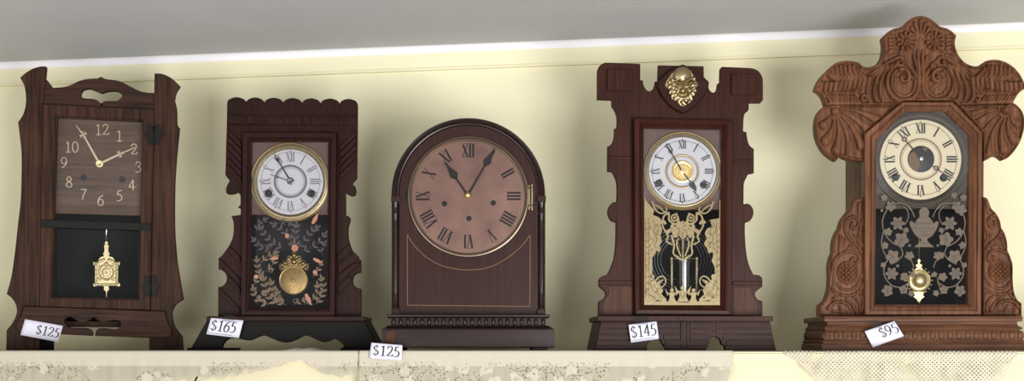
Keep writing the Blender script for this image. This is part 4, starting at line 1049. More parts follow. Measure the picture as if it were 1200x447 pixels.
# gilt decoration on the lower glass
gy = -.0099
gl = Ink(f4, gy)
L4 = [(755, 231), (759, 238), (764, 243.5), (766.5, 247), (765, 252, 1), (772, 255), (775, 259), (774, 264), (776, 270), (774, 276), (775.5, 283), (773, 288), (775, 292), (772, 296), (769.5, 293.5), (767.5, 298), (764.5, 302, 1), (764.5, 318, 1), (763, 345, 1), (755, 358, 1)]
gl.poly(smoothline(L4, 3)+[(755, 231)])
R4 = [(845, 232), (843, 236, 1), (843, 256, 1), (832, 258, 1), (834, 266), (829, 268), (826, 274), (828, 280), (825, 286), (829, 292), (830, 297), (835, 296), (836, 300), (834, 306), (837, 312), (838, 322), (838, 345), (845, 358, 1)]
gl.poly(smoothline(R4, 3))
gl.poly(rc(755, 353.5, 845, 358))
for s_, c in ((1, 0), (-1, 1600.3)):    # mirrored scrolls
    X = lambda x: x if s_ > 0 else 1600.3-x
    gl.line([(X(764), 236), (X(768), 246), (X(775), 250.5), (X(781), 247), (X(780), 242)], 2.0, 1.2)
    gl.line([(X(766), 240), (X(773), 243), (X(778), 248), (X(785), 250)], 1.4)
    gl.disc(X(790.5), 255.5, 4.6, 2.9); gl.disc(X(790.5), 255.5, 1.6)
    gl.line([(X(797), 260), (X(791), 263), (X(784), 258), (X(784), 252), (X(779), 252), (X(776), 262), (X(779), 270), (X(785), 272), (X(786), 267)], 2.4, 1.6)
    gl.line([(X(779), 270), (X(783), 277), (X(781), 283), (X(788), 287)], 2.4, 1.6)
    gl.line([(X(774), 262), (X(777), 259), (X(780), 263)], 3.2); gl.line([(X(787), 276), (X(790), 288), (X(789), 297), (X(794), 302), (X(797), 303)], 2.4, 1.4)
    gl.line([(X(792), 250), (X(795), 258), (X(793), 266)], 2.6, 1.8)
    gl.leaf(X(785), 268, PI/2+s_*.5, 9, 4); gl.leaf(X(788), 262, PI/2, 11, 5)
    # winged child sitting at each lower corner
    body = [(X(x), y) for x, y in ((757, 353), (758, 344), (761, 337), (759, 331), (762, 326), (766, 327), (768, 331), (772, 333), (777, 341), (775, 345), (781, 351), (779, 354), (770, 352), (764, 355))]
    gl.poly(smoothline(body, 2, True))
    gl.disc(X(764), 324.6, 3.0, n=12)
    gl.line([(X(766), 334), (X(770), 327), (X(776), 324), (X(780), 328), (X(779), 334), (X(774), 338)], 1.8, 1.2)
    for t in range(3): gl.line([(X(768+t*2.5), 335-t), (X(773+t*2), 329-t*.6)], 1.2, n=1)
    # small cherub
    gl.disc(X(787.5), 340.5, 2.2, n=10); gl.poly([(X(784), 343), (X(791), 343), (X(790), 349), (X(793), 355), (X(783), 355), (X(785), 349)])
    gl.poly([(X(784), 345), (X(779.5), 339), (X(782), 347)]); gl.poly([(X(791), 345), (X(794), 340), (X(792.5), 347)])
gl.poly(smoothline([(800, 259), (806, 264), (812, 268), (813, 275), (809, 279), (805, 276), (802, 280), (798.5, 280), (795.5, 276), (791.5, 279), (788, 275), (788.5, 268), (794, 264)], 3, True))
gl.line([(800.2, 278), (800.2, 303)], 2.2, 1.4); gl.line([(795, 279), (793, 287), (796, 296), (798, 301)], 2.2, 1.5); gl.line([(805.5, 279), (807.5, 287), (804.5, 296), (802.5, 301)], 2.2, 1.5)
gl.line([(792, 300), (800, 305), (808, 300)], 2.6)
gl.disc(800.2, 338, 2.6, n=12); gl.poly([(795.5, 341), (805, 341), (804, 348), (808, 355), (793, 355), (796.5, 348)]); gl.poly([(796, 343), (790.5, 335), (793, 346)]); gl.poly([(804.5, 343), (810, 335), (807.5, 346)])
gl.build('gilt_decoration', 'gold', g4)
gd = Ink(f4, gy-.0004)
for x0, x1 in ((756.5, 760.5), (840, 844)):
    for y in range(262, 350, 7): gd.line([(x0, y), (x1, y)], .5, n=1)
    gd.line([(x0, 256), (x0, 350)], .45, n=1); gd.line([(x1, 256), (x1, 350)], .45, n=1)
for pts in ([(764, 258), (768, 264), (766, 272), (770, 280), (767, 288)], [(770, 262), (772, 270), (770, 276)], [(836, 264), (832, 272), (836, 280), (831, 288)], [(840, 262), (838, 274)], [(797, 270), (794, 280), (797, 292)], [(803.5, 270), (807, 280), (803.5, 292)], [(800.3, 272), (800.3, 298)],
            [(762, 332), (765, 340), (771, 345), (776, 351)], [(838, 332), (835, 340), (829, 345), (824, 351)], [(760, 345), (766, 349)], [(840, 345), (834, 349)], [(797, 343), (800, 350), (803, 343)]):
    gd.line(pts, .7)
rnd = random.Random(11)
for x0, x1, y0, y1 in ((757, 773, 256, 298), (828, 843, 258, 296), (757, 777, 328, 352), (823, 843, 328, 352), (792, 809, 262, 276), (756, 763, 298, 325), (839, 844, 298, 325)):
    for i in range(int((x1-x0)*(y1-y0)/26)):
        x, y = rnd.uniform(x0, x1), rnd.uniform(y0, y1); an = rnd.uniform(0, PI); l = rnd.uniform(1.5, 3.2)
        gd.line([(x, y), (x+l*math.cos(an), y+l*math.sin(an)), (x+l*1.4*math.cos(an+.9), y+l*1.4*math.sin(an+.9))], .75, .3, 2)
gd.build('gilt_shading', 'golddk', g4)
# gong coil, pendulum jar
geos = []
x0, z0 = f4.L(798, 305, .06); s = f4.m(798, 305, .06)
for r in (24, 27.5, 31, 34.5, 38):
    P = [(x0+r*s*math.cos(a), .06, z0+r*s*math.sin(a)) for a in np.linspace(-.2*PI, 1.75*PI, 60)]
    geos.append(tube_geo([Vector(p) for p in P], .0012, 6))
V, Fc = merge(geos); frommesh('gong_coil', V, Fc, 'steel', c4, True)
def jar(name, cx, y0, y1, r, mat, parent, yy):
    xa, z1 = f4.L(cx, y0, yy); _, z0 = f4.L(cx, y1, yy); s = f4.m(cx, y0, yy); V, Fc = [], []; n = 28
    prof = [(r*.2, z0-.001), (r, z0), (r, z1-.004), (r*1.15, z1-.0035), (r*1.15, z1), (r*.2, z1+.001)]
    for rr, z in prof:
        for q in range(n): a = 2*PI*q/n; V.append((xa+rr*s*math.cos(a), yy+rr*s*math.sin(a), z))
    for i in range(len(prof)-1):
        for q in range(n): q2 = (q+1) % n; Fc.append((i*n+q, i*n+q2, (i+1)*n+q2, (i+1)*n+q))
    Fc.append(tuple(range(n))); Fc.append(tuple(range((len(prof)-1)*n, len(prof)*n)))
    return autosmooth(frommesh(name, V, Fc, mat, parent), 40)
pj = jar('pendulum_bob', 801.7, 305.5, 343, 6.2, 'silver', c4, .035)
jar('post', 787, 302, 345, 1.9, 'brass_dull', pj, .035); jar('post', 816.5, 302, 345, 1.9, 'brass_dull', pj, .035)
V = f4.L(785, 343, .035); W = f4.L(818.5, 343, .035)
tube('cross_bar', [(V[0], .035, V[1]), (W[0], .035, W[1])], .0018, 'brass_dull', pj)
V = f4.L(785, 303.5, .035); W = f4.L(818.5, 303.5, .035)
tube('cross_bar', [(V[0], .035, V[1]), (W[0], .035, W[1])], .0012, 'brass_dull', pj)
V = f4.L(801.7, 302, .035); W = f4.L(801.7, 262, .035)
tube('rod', [(V[0], .035, V[1]), (W[0], .035, W[1])], .0009, 'steel', pj)
# base
yF = -.034
xl, zt = f4.L(701, 370.5, yF); xr, _ = f4.L(906, 371, yF); zb = f4.L(701, 377, yF)[1]
stack('ledge', c4, 'w4', xl+.003, xr-.003, yF+.003, .112, [(0, zb), (.003, zb+.0008), (.003, zt-.0008), (0, zt)])
# front with two arched openings, boards grooved lengthwise
fa = [(704, 377, 1), (902, 377, 1), (909.5, 412, 1), (850.3, 412, 1), (849.3, 405.6, 1), (846, 404.2), (844.3, 399), (841, 396), (837, 395), (833.5, 396.3), (831.4, 400), (829, 407.5), (825, 409.3, 1), (781, 409.3, 1), (778.5, 407.5), (777.3, 404.6, 1), (775.5, 402), (772.5, 397), (768, 395.3), (763.6, 397), (761, 401), (758.6, 404.5, 1), (758.2, 412, 1), (697, 412, 1)]
fb = plate('front_board', f4, c4, 'w4d', fa, yF+.008, yF+.022, bev=.0008, ref=yF+.008)
gr = []
for y in (384.5, 391.5, 398.5, 405.5):
    l = 704-(y-377)*.2; r = 902+(y-377)*.214
    segs = [(l+1, 756.5), (779.5, 826.5), (851.5, r-1)] if y > 400 else [(l+1, 797), (808.3, 835.5) if y < 395 else (808.3, 829), (839 if y < 395 else 847.5, r-1)]
    if 395 < y < 400: segs[0] = (l+1, 760); segs.insert(1, (777.5, 797))
    for a_, b_ in segs: gr.append(rc(a_, y-5.6, b_, y))
multiplate('grooved_panel', f4, fb, 'w4d', gr, yF+.0062, yF+.0079, bev=.0007)
multiplate('post', f4, fb, 'w4', [rc(798, 378, 800.5, 408), rc(805, 378, 807.5, 408)], yF+.0052, yF+.0079, bev=.0006)
for s_ in (0, 1):
    x0, z0 = f4.L((697, 909.5)[s_], 412, yF+.008); x1, z1 = f4.L((704, 902)[s_], 377, yF+.008); sg = (1, -1)[s_]; ya, yb = yF+.022, .108
    V = [(x0, ya, z0), (x0+sg*.012, ya, z0), (x1+sg*.012, ya, z1), (x1, ya, z1), (x0, yb, z0), (x0+sg*.012, yb, z0), (x1+sg*.012, yb, z1), (x1, yb, z1)]
    frommesh('side_board', V, [(0, 1, 2, 3), (4, 5, 6, 7), (0, 1, 5, 4), (1, 2, 6, 5), (2, 3, 7, 6), (3, 0, 4, 7)], 'w4d', c4)
tag([(736.4, 381), (769.3, 377), (772, 397.5), (739.3, 402)], f4, yF-.0012, '$145', .05, .95, .12, .76, 'white ticket reading $145 taped under the ledge of the lion head clock', small=(.06, .85), tapes=[[(744, 371), (758, 370.5), (759, 380), (745, 381)]])
# ================================================================== CLOCK 5: carved golden oak clock
f5 = Frame(1081, 2.15, math.radians(3.6))
c5 = root('mantel_clock', f5, 'golden oak clock heavily carved with shells and scrolls, rightmost on the shelf', 'clock', GRP)
plate('case', f5, c5, 'w5', rc(1011, 175, 1152.5, 371), .0131, .135, holes=[rc(1020, 180, 1144, 364)], sm=False)
plate('back_panel', f5, c5, 'cav', rc(1014, 177, 1149, 368), .126, .1345, sm=False, ref=.0131)
plate('front_board', f5, c5, 'w5', [(1011, 371, 1), (1011, 150, 1), (1050, 118, 1), (1122, 118, 1), (1153, 150, 1), (1152, 371, 1)], .0, .013, holes=[[(1022, 362, 1), (1023, 160, 1), (1060, 125, 1), (1112, 125, 1), (1143, 156, 1), (1142, 362, 1)]])
MX = 1078.2
def both(fn):
    for s in (0, 1): fn((lambda p: p) if s == 0 else (lambda p: (2*MX-p[0],)+tuple(p[1:])))
# ---- crest
crest = [(1079, 19.2), (1070.7, 20.6), (1064.8, 23.6), (1060, 28.5), (1055.4, 31.8), (1046, 34.5), (1039, 38.7), (1034.3, 43.5, 1), (1035.6, 52), (1035.2, 60), (1033, 68), (1028.4, 74), (1022.5, 78), (1015.5, 79.5), (1009.6, 77.4), (1006, 74), (1001.4, 72.6), (995.5, 71.8), (988.5, 72), (980, 74), (972, 79.5), (963.8, 87.5), (958, 96), (954.8, 105, 1), (959.5, 108), (963.8, 113), (966, 119), (967.6, 123.6, 1),
         (1052, 123.6, 1), (1058.5, 118.5, 1), (1117, 118.5, 1), (1123, 123.6, 1), (1186, 121.5, 1), (1188.5, 117), (1191.5, 112), (1195.5, 107.5), (1201.5, 104, 1), (1198.6, 95.5), (1194, 87), (1186.8, 79), (1177.5, 73.2), (1168, 70.6), (1158.7, 71), (1152.8, 73), (1148, 77.2), (1140, 78), (1130.5, 74), (1123.4, 66.5), (1119.6, 58), (1118.3, 50), (1120, 42, 1), (1114.5, 37), (1109, 33.7), (1101, 31.5), (1095, 26.5), (1088, 21.8)]
K = Carve()
# top shell fan
for i in range(9):
    an = math.radians(-90+(i-4)*21); K.r([(MX+3.5*math.cos(an), 47+4*math.sin(an)), (MX+(19-abs(i-4)*1.7)*math.cos(an), 47+(22-abs(i-4)*2.0)*math.sin(an))], 1.2, 2.5, .85)
def half(T):
    t = lambda *p: [T(q) for q in p]
    # rosette
    rx, ry = 1061.5, 48.5
    for i in range(10):
        an = 2*PI*i/10+.2; K.r(t((rx+3.4*math.cos(an), ry+3.4*math.sin(an)), (rx+9.6*math.cos(an), ry+9.6*math.sin(an))), 1.3, 2.6, .95)
    K.r(t((rx, ry), (rx+.1, ry)), 2.5, amp=1.1)
    # small ribs at the shoulder
    for i in range(5): K.r(t((1041.5+i*.4, 43+i*4.2), (1047.5, 42.5+i*4.6)), 1.7, 1.4, .8)
    for i in range(4): K.r(t((1039.5+i*2.0, 63.5-i*.6), (1046+i*2, 57.5+i*1.2)), 1.5, 1.2, .8)
    # palmette leaves
    K.r(t((MX-1.5, 92), (MX-5, 76), (MX-8, 66)), 2.6, 1.6, .9); K.r(t((MX-2, 96), (MX-10, 82), (MX-16, 74), (MX-22, 72)), 2.6, 1.5, .9)
    K.r(t((MX-1, 84), (MX-2.5, 70), (MX-3, 60)), 1.8, 1.4, .95)
    K.r(t((MX-2, 100), (MX-11, 90), (MX-18, 85)), 2.2, 1.4, .8)
    # big C scroll and its curl
    K.r(t((MX-2.5, 98), (MX-4, 108), (MX-10, 116), (MX-20, 119), (MX-30, 116), (MX-37, 107), (MX-39, 95), (MX-35, 83), (MX-28, 76)), 2.4, 2.1, .9)
    K.r(t((MX-6, 98), (MX-9, 108), (MX-17, 113), (MX-26, 111), (MX-32, 103), (MX-33.5, 94), (MX-30, 85), (MX-24, 80)), 1.7, 1.4, .7)
    K.r(t((MX-24, 82), (MX-18, 83), (MX-14, 88), (MX-15, 94), (MX-20, 96), (MX-23, 92), (MX-20.5, 89.5)), 2.4, 1.8, 1.05)
    K.r(t((MX-19.6, 91), (MX-19.5, 91)), 2.2, amp=1.3)
    for i in range(6): K.r(t((MX-29+i*3.1, 90+i*2.3), (MX-25+i*2.6, 95+i*1.9)), 1.0, .8, .7)
    for i in range(5): K.r(t((MX-30+i*3.5, 96+i*2.4), (MX-26+i*3, 101+i*1.6)), 1.0, .8, .6)
    # upper outer curl
    K.r(t((MX-58, 88), (MX-46, 79), (MX-34, 71.5), (MX-24, 68), (MX-19.5, 72), (MX-22, 77.5), (MX-27.5, 76.5), (MX-26.5, 73.2)), 1.6, 2.2, 1.0)
    # long strands sweeping down from the curl to the wing
    K.r(t((MX-33, 76), (MX-41, 84), (MX-46, 96), (MX-47, 108), (MX-44, 118)), 1.5, 2.4, .85)
    K.r(t((MX-38, 77), (MX-47, 86), (MX-53, 98), (MX-54, 110), (MX-52, 118)), 1.5, 2.2, .85)
    K.r(t((MX-43, 80), (MX-54, 89), (MX-61, 100), (MX-62, 110), (MX-60, 118)), 1.4, 2.2, .85)
    K.r(t((MX-50, 84), (MX-61, 92), (MX-68, 101), (MX-72, 109)), 1.3, 1.8, .8)
    # wing: dividing strand, upper shell ribs, lower row of lobes
    K.r(t((MX-46, 75.5), (MX-57, 84.5), (MX-66, 90), (MX-80, 94.5), (MX-95, 94), (MX-108, 90.5)), 1.2, 1.2, .9)
    for i in range(8):
        x = MX-66-i*5.2; y0 = 91.5+min(2.2, i*.7)-max(0, i-6)*1.5
        K.r(t((x, y0), (x-5.5, y0-5), (x-8+i*.3, 78.5+max(0, i-4)*1.3+(i < 1)*3)), 2.9, 2.0, .9)
    for i in range(11):
        x = MX-60-i*5.6; y0 = 93+i*.9-(max(0, i-6)**2)*.18
        K.r(t((x, y0-.6), (x-1.2, y0+7.4 if i < 9 else y0+6.2)), 2.8, 2.3, .85)
    K.r(t((MX-53, 94), (MX-64, 103), (MX-80, 108), (MX-98, 109), (MX-112, 108)), 1.0, 1.0, .8)
    # row of leaflets along the bottom and a small volute
    for i in range(9):
        x = MX-72-i*4.1; K.r(t((x, 120.5), (x-2.6, 115.5), (x-6, 112.2)), 2.0, 1.1, .85)
    K.r(t((MX-57, 121), (MX-61, 116), (MX-66, 112), (MX-69, 115), (MX-67.5, 119), (MX-64.5, 117.5)), 1.8, 1.6, 1.0)
both(half)
K.r([(MX, 118), (MX, 92)], 1.3, 1.2, .9)
K.g([(MX, 93), (MX, 62)], .8, .6, .8)
K.ridge = [(p, a*1.25 if a > 1.3 else a, b*1.25 if a > 1.3 else b, m, n_) for p, a, b, m, n_ in K.ridge]
crest_o = K.build('carved_crest', f5, c5, 'w5', crest, -.0085, .0205, grid=.62, rim=3.4, rimh=1.6, amp=2.4)
# ---- ears with beaded shell fans
earL = [(967.8, 123.8, 1), (962.6, 127), (958, 133), (955.4, 143), (955.6, 155), (958, 165), (962.6, 174), (968.5, 181), (975.5, 186.3), (980.2, 188.5, 1), (982.6, 184.8), (986, 183.5), (989.6, 185.3), (995.5, 187.2), (1003, 188.4), (1013.4, 188.5, 1), (1013.4, 156.6, 1), (1052, 124, 1)]
earR = [(1124, 124, 1), (1151.4, 155.5, 1), (1152.3, 189.3, 1), (1156.5, 187.4), (1162, 184), (1167, 182.2), (1171.6, 183.5), (1176.3, 187.2, 1), (1179.8, 185.8), (1186.8, 179), (1194, 168), (1198.6, 155), (1200, 142), (1197.4, 131.5), (1191.5, 124.2), (1184.5, 119.8, 1), (1180, 123.6, 1)]
raysL = [[(983, 128), (998, 127), (1016, 130), (1034, 134.5)], [(982, 131), (997, 132.5), (1011, 139), (1023, 147.5)], [(981, 133), (993, 138.5), (1003, 148), (1011, 158)], [(980, 134), (990, 145), (999, 162), (1004, 183)], [(978.5, 135), (985, 149), (988.5, 165), (987.5, 180)], [(976.5, 135.5), (979, 149), (977.5, 162), (972.5, 173)], [(974.5, 134), (973.5, 144), (969, 152), (963.5, 158)], [(973, 131), (969, 137), (962, 141)]]
def ear(outline, T):
    k = Carve(); t = lambda P: [T(q) for q in P]
    R = [t(P) for P in raysL]
    # swelling lobes between the beaded rays
    for i in range(len(R)-1):
        a, b = R[i], R[i+1]; n_ = min(len(a), len(b))
        mid = [((a[min(j*len(a)//n_, len(a)-1)][0]+b[min(j*len(b)//n_, len(b)-1)][0])/2, (a[min(j*len(a)//n_, len(a)-1)][1]+b[min(j*len(b)//n_, len(b)-1)][1])/2) for j in range(n_)]
        k.r(mid, 1.6, 6.5, .55)
    for P in R: k.g(P, 1.4, 2.6, 1.7, beads=3.0)
    c = T((978, 131)); k.r([c, (c[0]+.1, c[1])], 5, amp=.75)
    k.r(t([(974, 127), (981, 125.8), (986, 129)]), 1.5, 1.5, 1.3)
    return k.build('carved_ear', f5, c5, 'w5', outline, -.0075, .0195, grid=.5, rim=2.8, rimh=1.7, amp=2.1)
ear(earL, lambda p: p)
ear(earR, lambda p: (2155.6-p[0]-(0.0), p[1]-1.5)+tuple(p[2:]))
# ---- side brackets
brL = [(1003.7, 231.8), (999.5, 234.5), (997, 239.5), (995.5, 245), (990.8, 251), (986, 258), (983, 267, 1), (979, 274), (976, 284), (975.5, 296, 1), (972.5, 303), (970.8, 313), (971.4, 324), (970.6, 338), (967.5, 349), (963.6, 355), (959.4, 358.2, 1), (959.2, 371, 1), (1012.5, 371, 1), (1012.5, 236, 1), (1009, 232, 1)]
def bracket(T, outline):
    k = Carve(); t = lambda *P: [T(q) for q in P]
    k.r(t((1007, 239), (1006.5, 246), (1006, 252)), 2.3, 1.5, .9)
    k.r(t((1009, 296), (1004, 288), (996, 281), (990, 271), (991, 260), (998, 254.5), (1004, 257), (1006, 263), (1002, 268), (997.5, 266), (998.5, 261.5)), 1.7, 1.9, .95)
    k.r(t((1011, 290), (1006, 280), (1008, 270), (1010, 258)), 1.6, 1.6, .8); k.r(t((1006, 284), (1001, 276)), 1.5, 1.2, .7)
    for i in range(6): k.r(t((983+i*1.2, 296-i*.6), (984.5+i*3.0, 277+i*2.2)) if i < 3 else t((985+i*1.6, 298-i*.5), (990+i*2.2, 283+i*1.8)), 1.2, 1.6, .8)
    k.r(t((974, 335), (975, 318), (978, 305), (987, 297), (998, 295), (1005, 299), (1006, 306), (1001, 309.5), (997.5, 306), (999.5, 303)), 1.7, 2.0, .95)
    # cross-hatched oval
    for i in range(6): k.r(t((984+i*4.2, 306+i*.4), (984+i*4.0-2, 334-abs(i-2)*2)), .0001, .0001, 0)
    k.r(t((981, 333), (986, 339), (996, 340), (1005, 334), (1010, 322)), 1.5, 1.5, .9)
    k.r(t((975, 340), (983, 345), (995, 347), (1006, 342), (1011, 334)), 1.7, 1.7, .85)
    # leaves
    k.r(t((970, 362), (976, 356), (984, 354), (993, 357), (997, 364)), 2.2, 1.6, .9); k.r(t((976, 352), (980, 347), (978, 341)), 1.8, 1.2, .8)
    k.r(t((985, 364), (983, 359)), 1.6, 1.2, .8); k.r(t((975, 365), (990, 366), (1000, 366)), 1.4, 1.2, .7)
    k.r(t((1003, 366), (999, 358), (991, 351)), 2.0, 1.3, .9); k.r(t((1008, 366), (1006, 355), (1000, 349)), 2.0, 1.3, .9); k.r(t((1010.5, 362), (1010.5, 352), (1008, 346)), 1.7, 1.2, .85)
    cx, cy = T((993, 320)); sg = 1 if T((1, 0))[0]-T((0, 0))[0] > 0 else -1
    def hatch(X, Y, H):
        u = (X-cx)/12.5; v = (Y-cy)/13.5; m = (u*u+v*v) < 1
        a = np.abs(((X-cx)+(Y-cy)) / 5.6 % 1-.5)*2; b = np.abs(((X-cx)-(Y-cy)) / 5.6 % 1-.5)*2
        g = np.minimum(a, b); hh = 1.1+1.6*np.clip(g*2.2, 0, 1)*np.sqrt(np.clip(1-u*u-v*v, 0, 1))
        return np.where(m, np.maximum(hh, H*0), H)
    return k.build('carved_bracket', f5, c5, 'w5', outline, -.0065, .0195, grid=.62, rim=2.6, rimh=1.7, amp=2.3, extra=hatch)
bracket(lambda p: p, brL)
TR_ = lambda p: (2163.5-p[0]-max(0, (p[0]-1000))*-.0, p[1]-1.5)+tuple(p[2:])
brR = [(1151.5, 232, 1), (1153, 231.5), (1156, 233), (1158.4, 238), (1161.2, 245), (1166.9, 251), (1171, 259), (1172.6, 267.5, 1), (1176.5, 274), (1179.4, 284), (1179.9, 294, 1), (1183, 301), (1186, 312), (1186, 328), (1187.6, 343), (1191.4, 351.5), (1196.4, 356, 1), (1196.6, 371, 1), (1151, 371, 1)]
bracket(TR_, brR)
# ---- octagonal door frame
op = [(1013.3, 156.6), (1057.6, 119.6), (1116.6, 119.6), (1151.6, 155), (1150.4, 369.4), (1013.8, 369.6)]
ip = [(1029, 163.2), (1062.6, 129.6), (1109.3, 129.6), (1138.2, 158), (1136.6, 357), (1026.6, 357)]
frameband('door', f5, c5, 'w5', op, ip, [(0, -.0001), (0, -.019), (.06, -.0215), (.36, -.0215), (.44, -.0185), (.5, -.0185), (.56, -.0215), (.68, -.0225), (.82, -.019), (1, -.0125), (1, -.0001)], -.0215)
d5 = plate('dial_plate', f5, c5, 'pewter', [(1019, 366, 1), (1019, 158, 1), (1059, 122, 1), (1113, 122, 1), (1146, 154, 1), (1146, 245, 1), (1019, 245, 1)][1:], -.0045, -.0002)
lathe('bezel', f5, d5, 'pewter', 1079.5, 187.5, [(57.5, -.0046), (57, -.0082), (55, -.0092), (53.8, -.0080), (52, -.0084), (50.5, -.0076), (49.8, -.0084), (48.6, -.0070), (47.4, -.0046)], 96, -.008)
lathe('dial', f5, d5, 'cream', 1078.8, 187, [(47.6, -.0040), (47.6, -.0052), (0, -.0052)], 80, -.0052, smooth=False)
dialprint(f5, d5, 1079, 186.8, 47, -.0055, 'ink', Rn=.775, h=.25, lw=1.9, w=.8, ringr=.51, ringw=1.8, ringcol='brown')
lathe('centre_opening', f5, d5, 'ink', 1079.3, 186.6, [(15.8, -.0053), (15.4, -.0057), (0, -.0057)], 56, -.0055)
k = Ink(f5, -.0059); k.poly(smoothline([(1065.5, 182), (1072, 178), (1076, 186), (1078, 192), (1075, 200), (1069, 198), (1065.5, 192)], 3, True)); k.poly([(1081, 172.5), (1087, 174), (1086, 177.5), (1082, 176)])
k.build('escapement_plate', 'golddk', d5)
a0 = (1080, 186)
hand(f5, d5, 'minute_hand', 'ink', [ribbon([a0, (1062, 165.5)], 1.7, 1.2), ribbon([(1058.5, 161.5), (1052, 154)], 1.5, .8)]+[ [(1060.2+r*math.cos(t), 163.5+r*math.sin(t)) for r, t in ((2.9, a_), (2.9, a_+.53), (1.7, a_+.53), (1.7, a_))] for a_ in np.arange(0, 2*PI, .5236)], -.0080, .0006)
hand(f5, d5, 'hour_hand', 'ink', [ribbon([a0, (1095, 196)], 1.8, 1.2), ribbon([(1099, 198.5), (1106, 204)], 1.6, .8)]+[ [(1097+r*math.cos(t), 197.2+r*math.sin(t)) for r, t in ((2.9, a_), (2.9, a_+.53), (1.5, a_+.53), (1.5, a_))] for a_ in np.arange(0, 2*PI, .5236)], -.0072, .0006)
lathe('hand_collar', f5, d5, 'silver', 1080, 186, [(2.4, -.006), (2.4, -.0086), (1.4, -.0092), (0, -.0092)], 20, -.008)
for x, y in ((1049.5, 207.8), (1105.8, 208.6)):
    lathe('winding_arbor', f5, d5, 'iron', x, y, [(4.6, -.0053), (4.6, -.0060), (3.0, -.0062), (2.6, -.0075), (1.5, -.0078), (0, -.0076)], 20, -.006)
g5 = plate('glass', f5, c5, 'glass', [(1024, 362, 1), (1026, 162, 1), (1061.5, 127, 1), (1110.5, 127, 1), (1141, 156, 1), (1140, 362, 1)], -.0112, -.0102, bev=.0002)
gy = -.0103
e = Ink(f5, gy)
GX = 1082.5
def leaf5(k, x, y, r, an):      # lobed vine leaf
    P = []
    for i in range(25):
        t = 2*PI*i/24; q = r*(.62+.38*abs(math.cos(2.5*t))); P.append((x+q*math.cos(t+an), y+q*math.sin(t+an)))
    k.poly(P)
def flower5(k, x, y, r):
    P = []
    for i in range(40):
        t = 2*PI*i/40; q = r*(.8+.2*math.cos(6*t)); P.append((x+q*math.cos(t), y+q*math.sin(t)))
    k.poly(P)
# urn
e.poly(smoothline([(1083, 243), (1087, 245), (1089, 249), (1088, 254), (1091, 257), (1094, 262, 1), (1098, 259.5), (1100, 262), (1097, 270), (1092, 277), (1087, 280), (1088, 284), (1095, 290, 1), (1071, 290, 1), (1078, 284), (1079, 280), (1074, 277), (1069, 270), (1066, 262), (1068, 259.5), (1072, 262, 1), (1075, 257), (1078, 254), (1077, 249), (1079, 245)], 3, True))
for s in (0, 1):
    X = (lambda x: x) if s == 0 else (lambda x: 2*GX-x)
    e.line([(X(1067), 246), (X(1060), 239), (X(1048), 239), (X(1039), 247), (X(1034), 260), (X(1037), 274), (X(1045), 284), (X(1055), 289)], 1.3)
    e.line([(X(1062), 239), (X(1068), 246), (X(1072), 255)], 1.2); e.line([(X(1058), 241), (X(1064), 248), (X(1064), 257), (X(1060), 264)], 1.1)
    e.line([(X(1036), 270), (X(1033), 284), (X(1037), 298), (X(1046), 305)], 1.2); e.line([(X(1055), 289), (X(1058), 298), (X(1052), 306), (X(1044), 310)], 1.2)
    e.line([(X(1046), 300), (X(1038), 308), (X(1036), 322), (X(1044), 334), (X(1056), 337), (X(1066), 331)], 1.3)
    e.line([(X(1060), 300), (X(1068), 306), (X(1071), 314)], 1.1); e.line([(X(1044), 334), (X(1038), 341), (X(1042), 347)], 1.1); e.line([(X(1058), 320), (X(1066), 326), (X(1064), 336), (X(1056), 344)], 1.1)
    e.line([(X(1052), 262), (X(1060), 272), (X(1063), 282)], 1.0)
    flower5(e, X(1052), 262, 8.6); leaf5(e, X(1044), 242, 6.5, .3); leaf5(e, X(1036), 232, 4.5, 1)
    leaf5(e, X(1056.5), 281, 9, .2+s); leaf5(e, X(1041), 272, 5, 1.1); leaf5(e, X(1062), 270, 3.4, .4); leaf5(e, X(1046), 301, 8.5, .5+s); leaf5(e, X(1037), 288, 4.6, .8)
    leaf5(e, X(1066), 300, 5.6, .2); e.leaf(X(1063), 304, -1.2, 9, 6); flower5(e, X(1045), 321, 8); leaf5(e, X(1040), 341, 7, .6+s); leaf5(e, X(1060), 325, 5.5, .1)
    leaf5(e, X(1059), 340, 5.5, .9); leaf5(e, X(1068), 344, 4, .2); leaf5(e, X(1035), 311, 3.5, .3); leaf5(e, X(1070), 322, 3.6, .9)
    e.disc(X(1033.5), 247, 1.8, n=8); e.disc(X(1066), 288, 1.6, n=8); e.disc(X(1052), 312, 1.8, n=8)
leaf5(e, 1126, 246, 7, .2); leaf5(e, 1118, 229, 4, .2)
e.build('etched_vines', 'etch', g5)
k = Ink(f5, gy-.0002)
cavd = plain('etched_line_dark', (70, 66, 62), .7)
for s in (0, 1):
    X = (lambda x: x) if s == 0 else (lambda x: 2*GX-x)
    k.disc(X(1052), 262, 4.3, 3.6); k.disc(X(1052), 262, 2.2, 1.6); k.disc(X(1045), 321, 4.2, 3.5); k.disc(X(1045), 321, 2, 1.4)
    for x, y in ((1056.5, 281), (1046, 301), (1040, 341)):
        for an in (0, 1.25, 2.5, 3.8, 5.0): k.line([(X(x), y), (X(x+4.5*math.cos(an)), y+4.5*math.sin(an))], .5, n=1)
k.line([(1070, 262), (1096, 262)], .6, n=1); k.line([(1075, 276), (1091, 276)], .6, n=1); k.line([(1072, 268), (1094, 268)], .5, n=1)
k.build('etched_lines', cavd, g5)
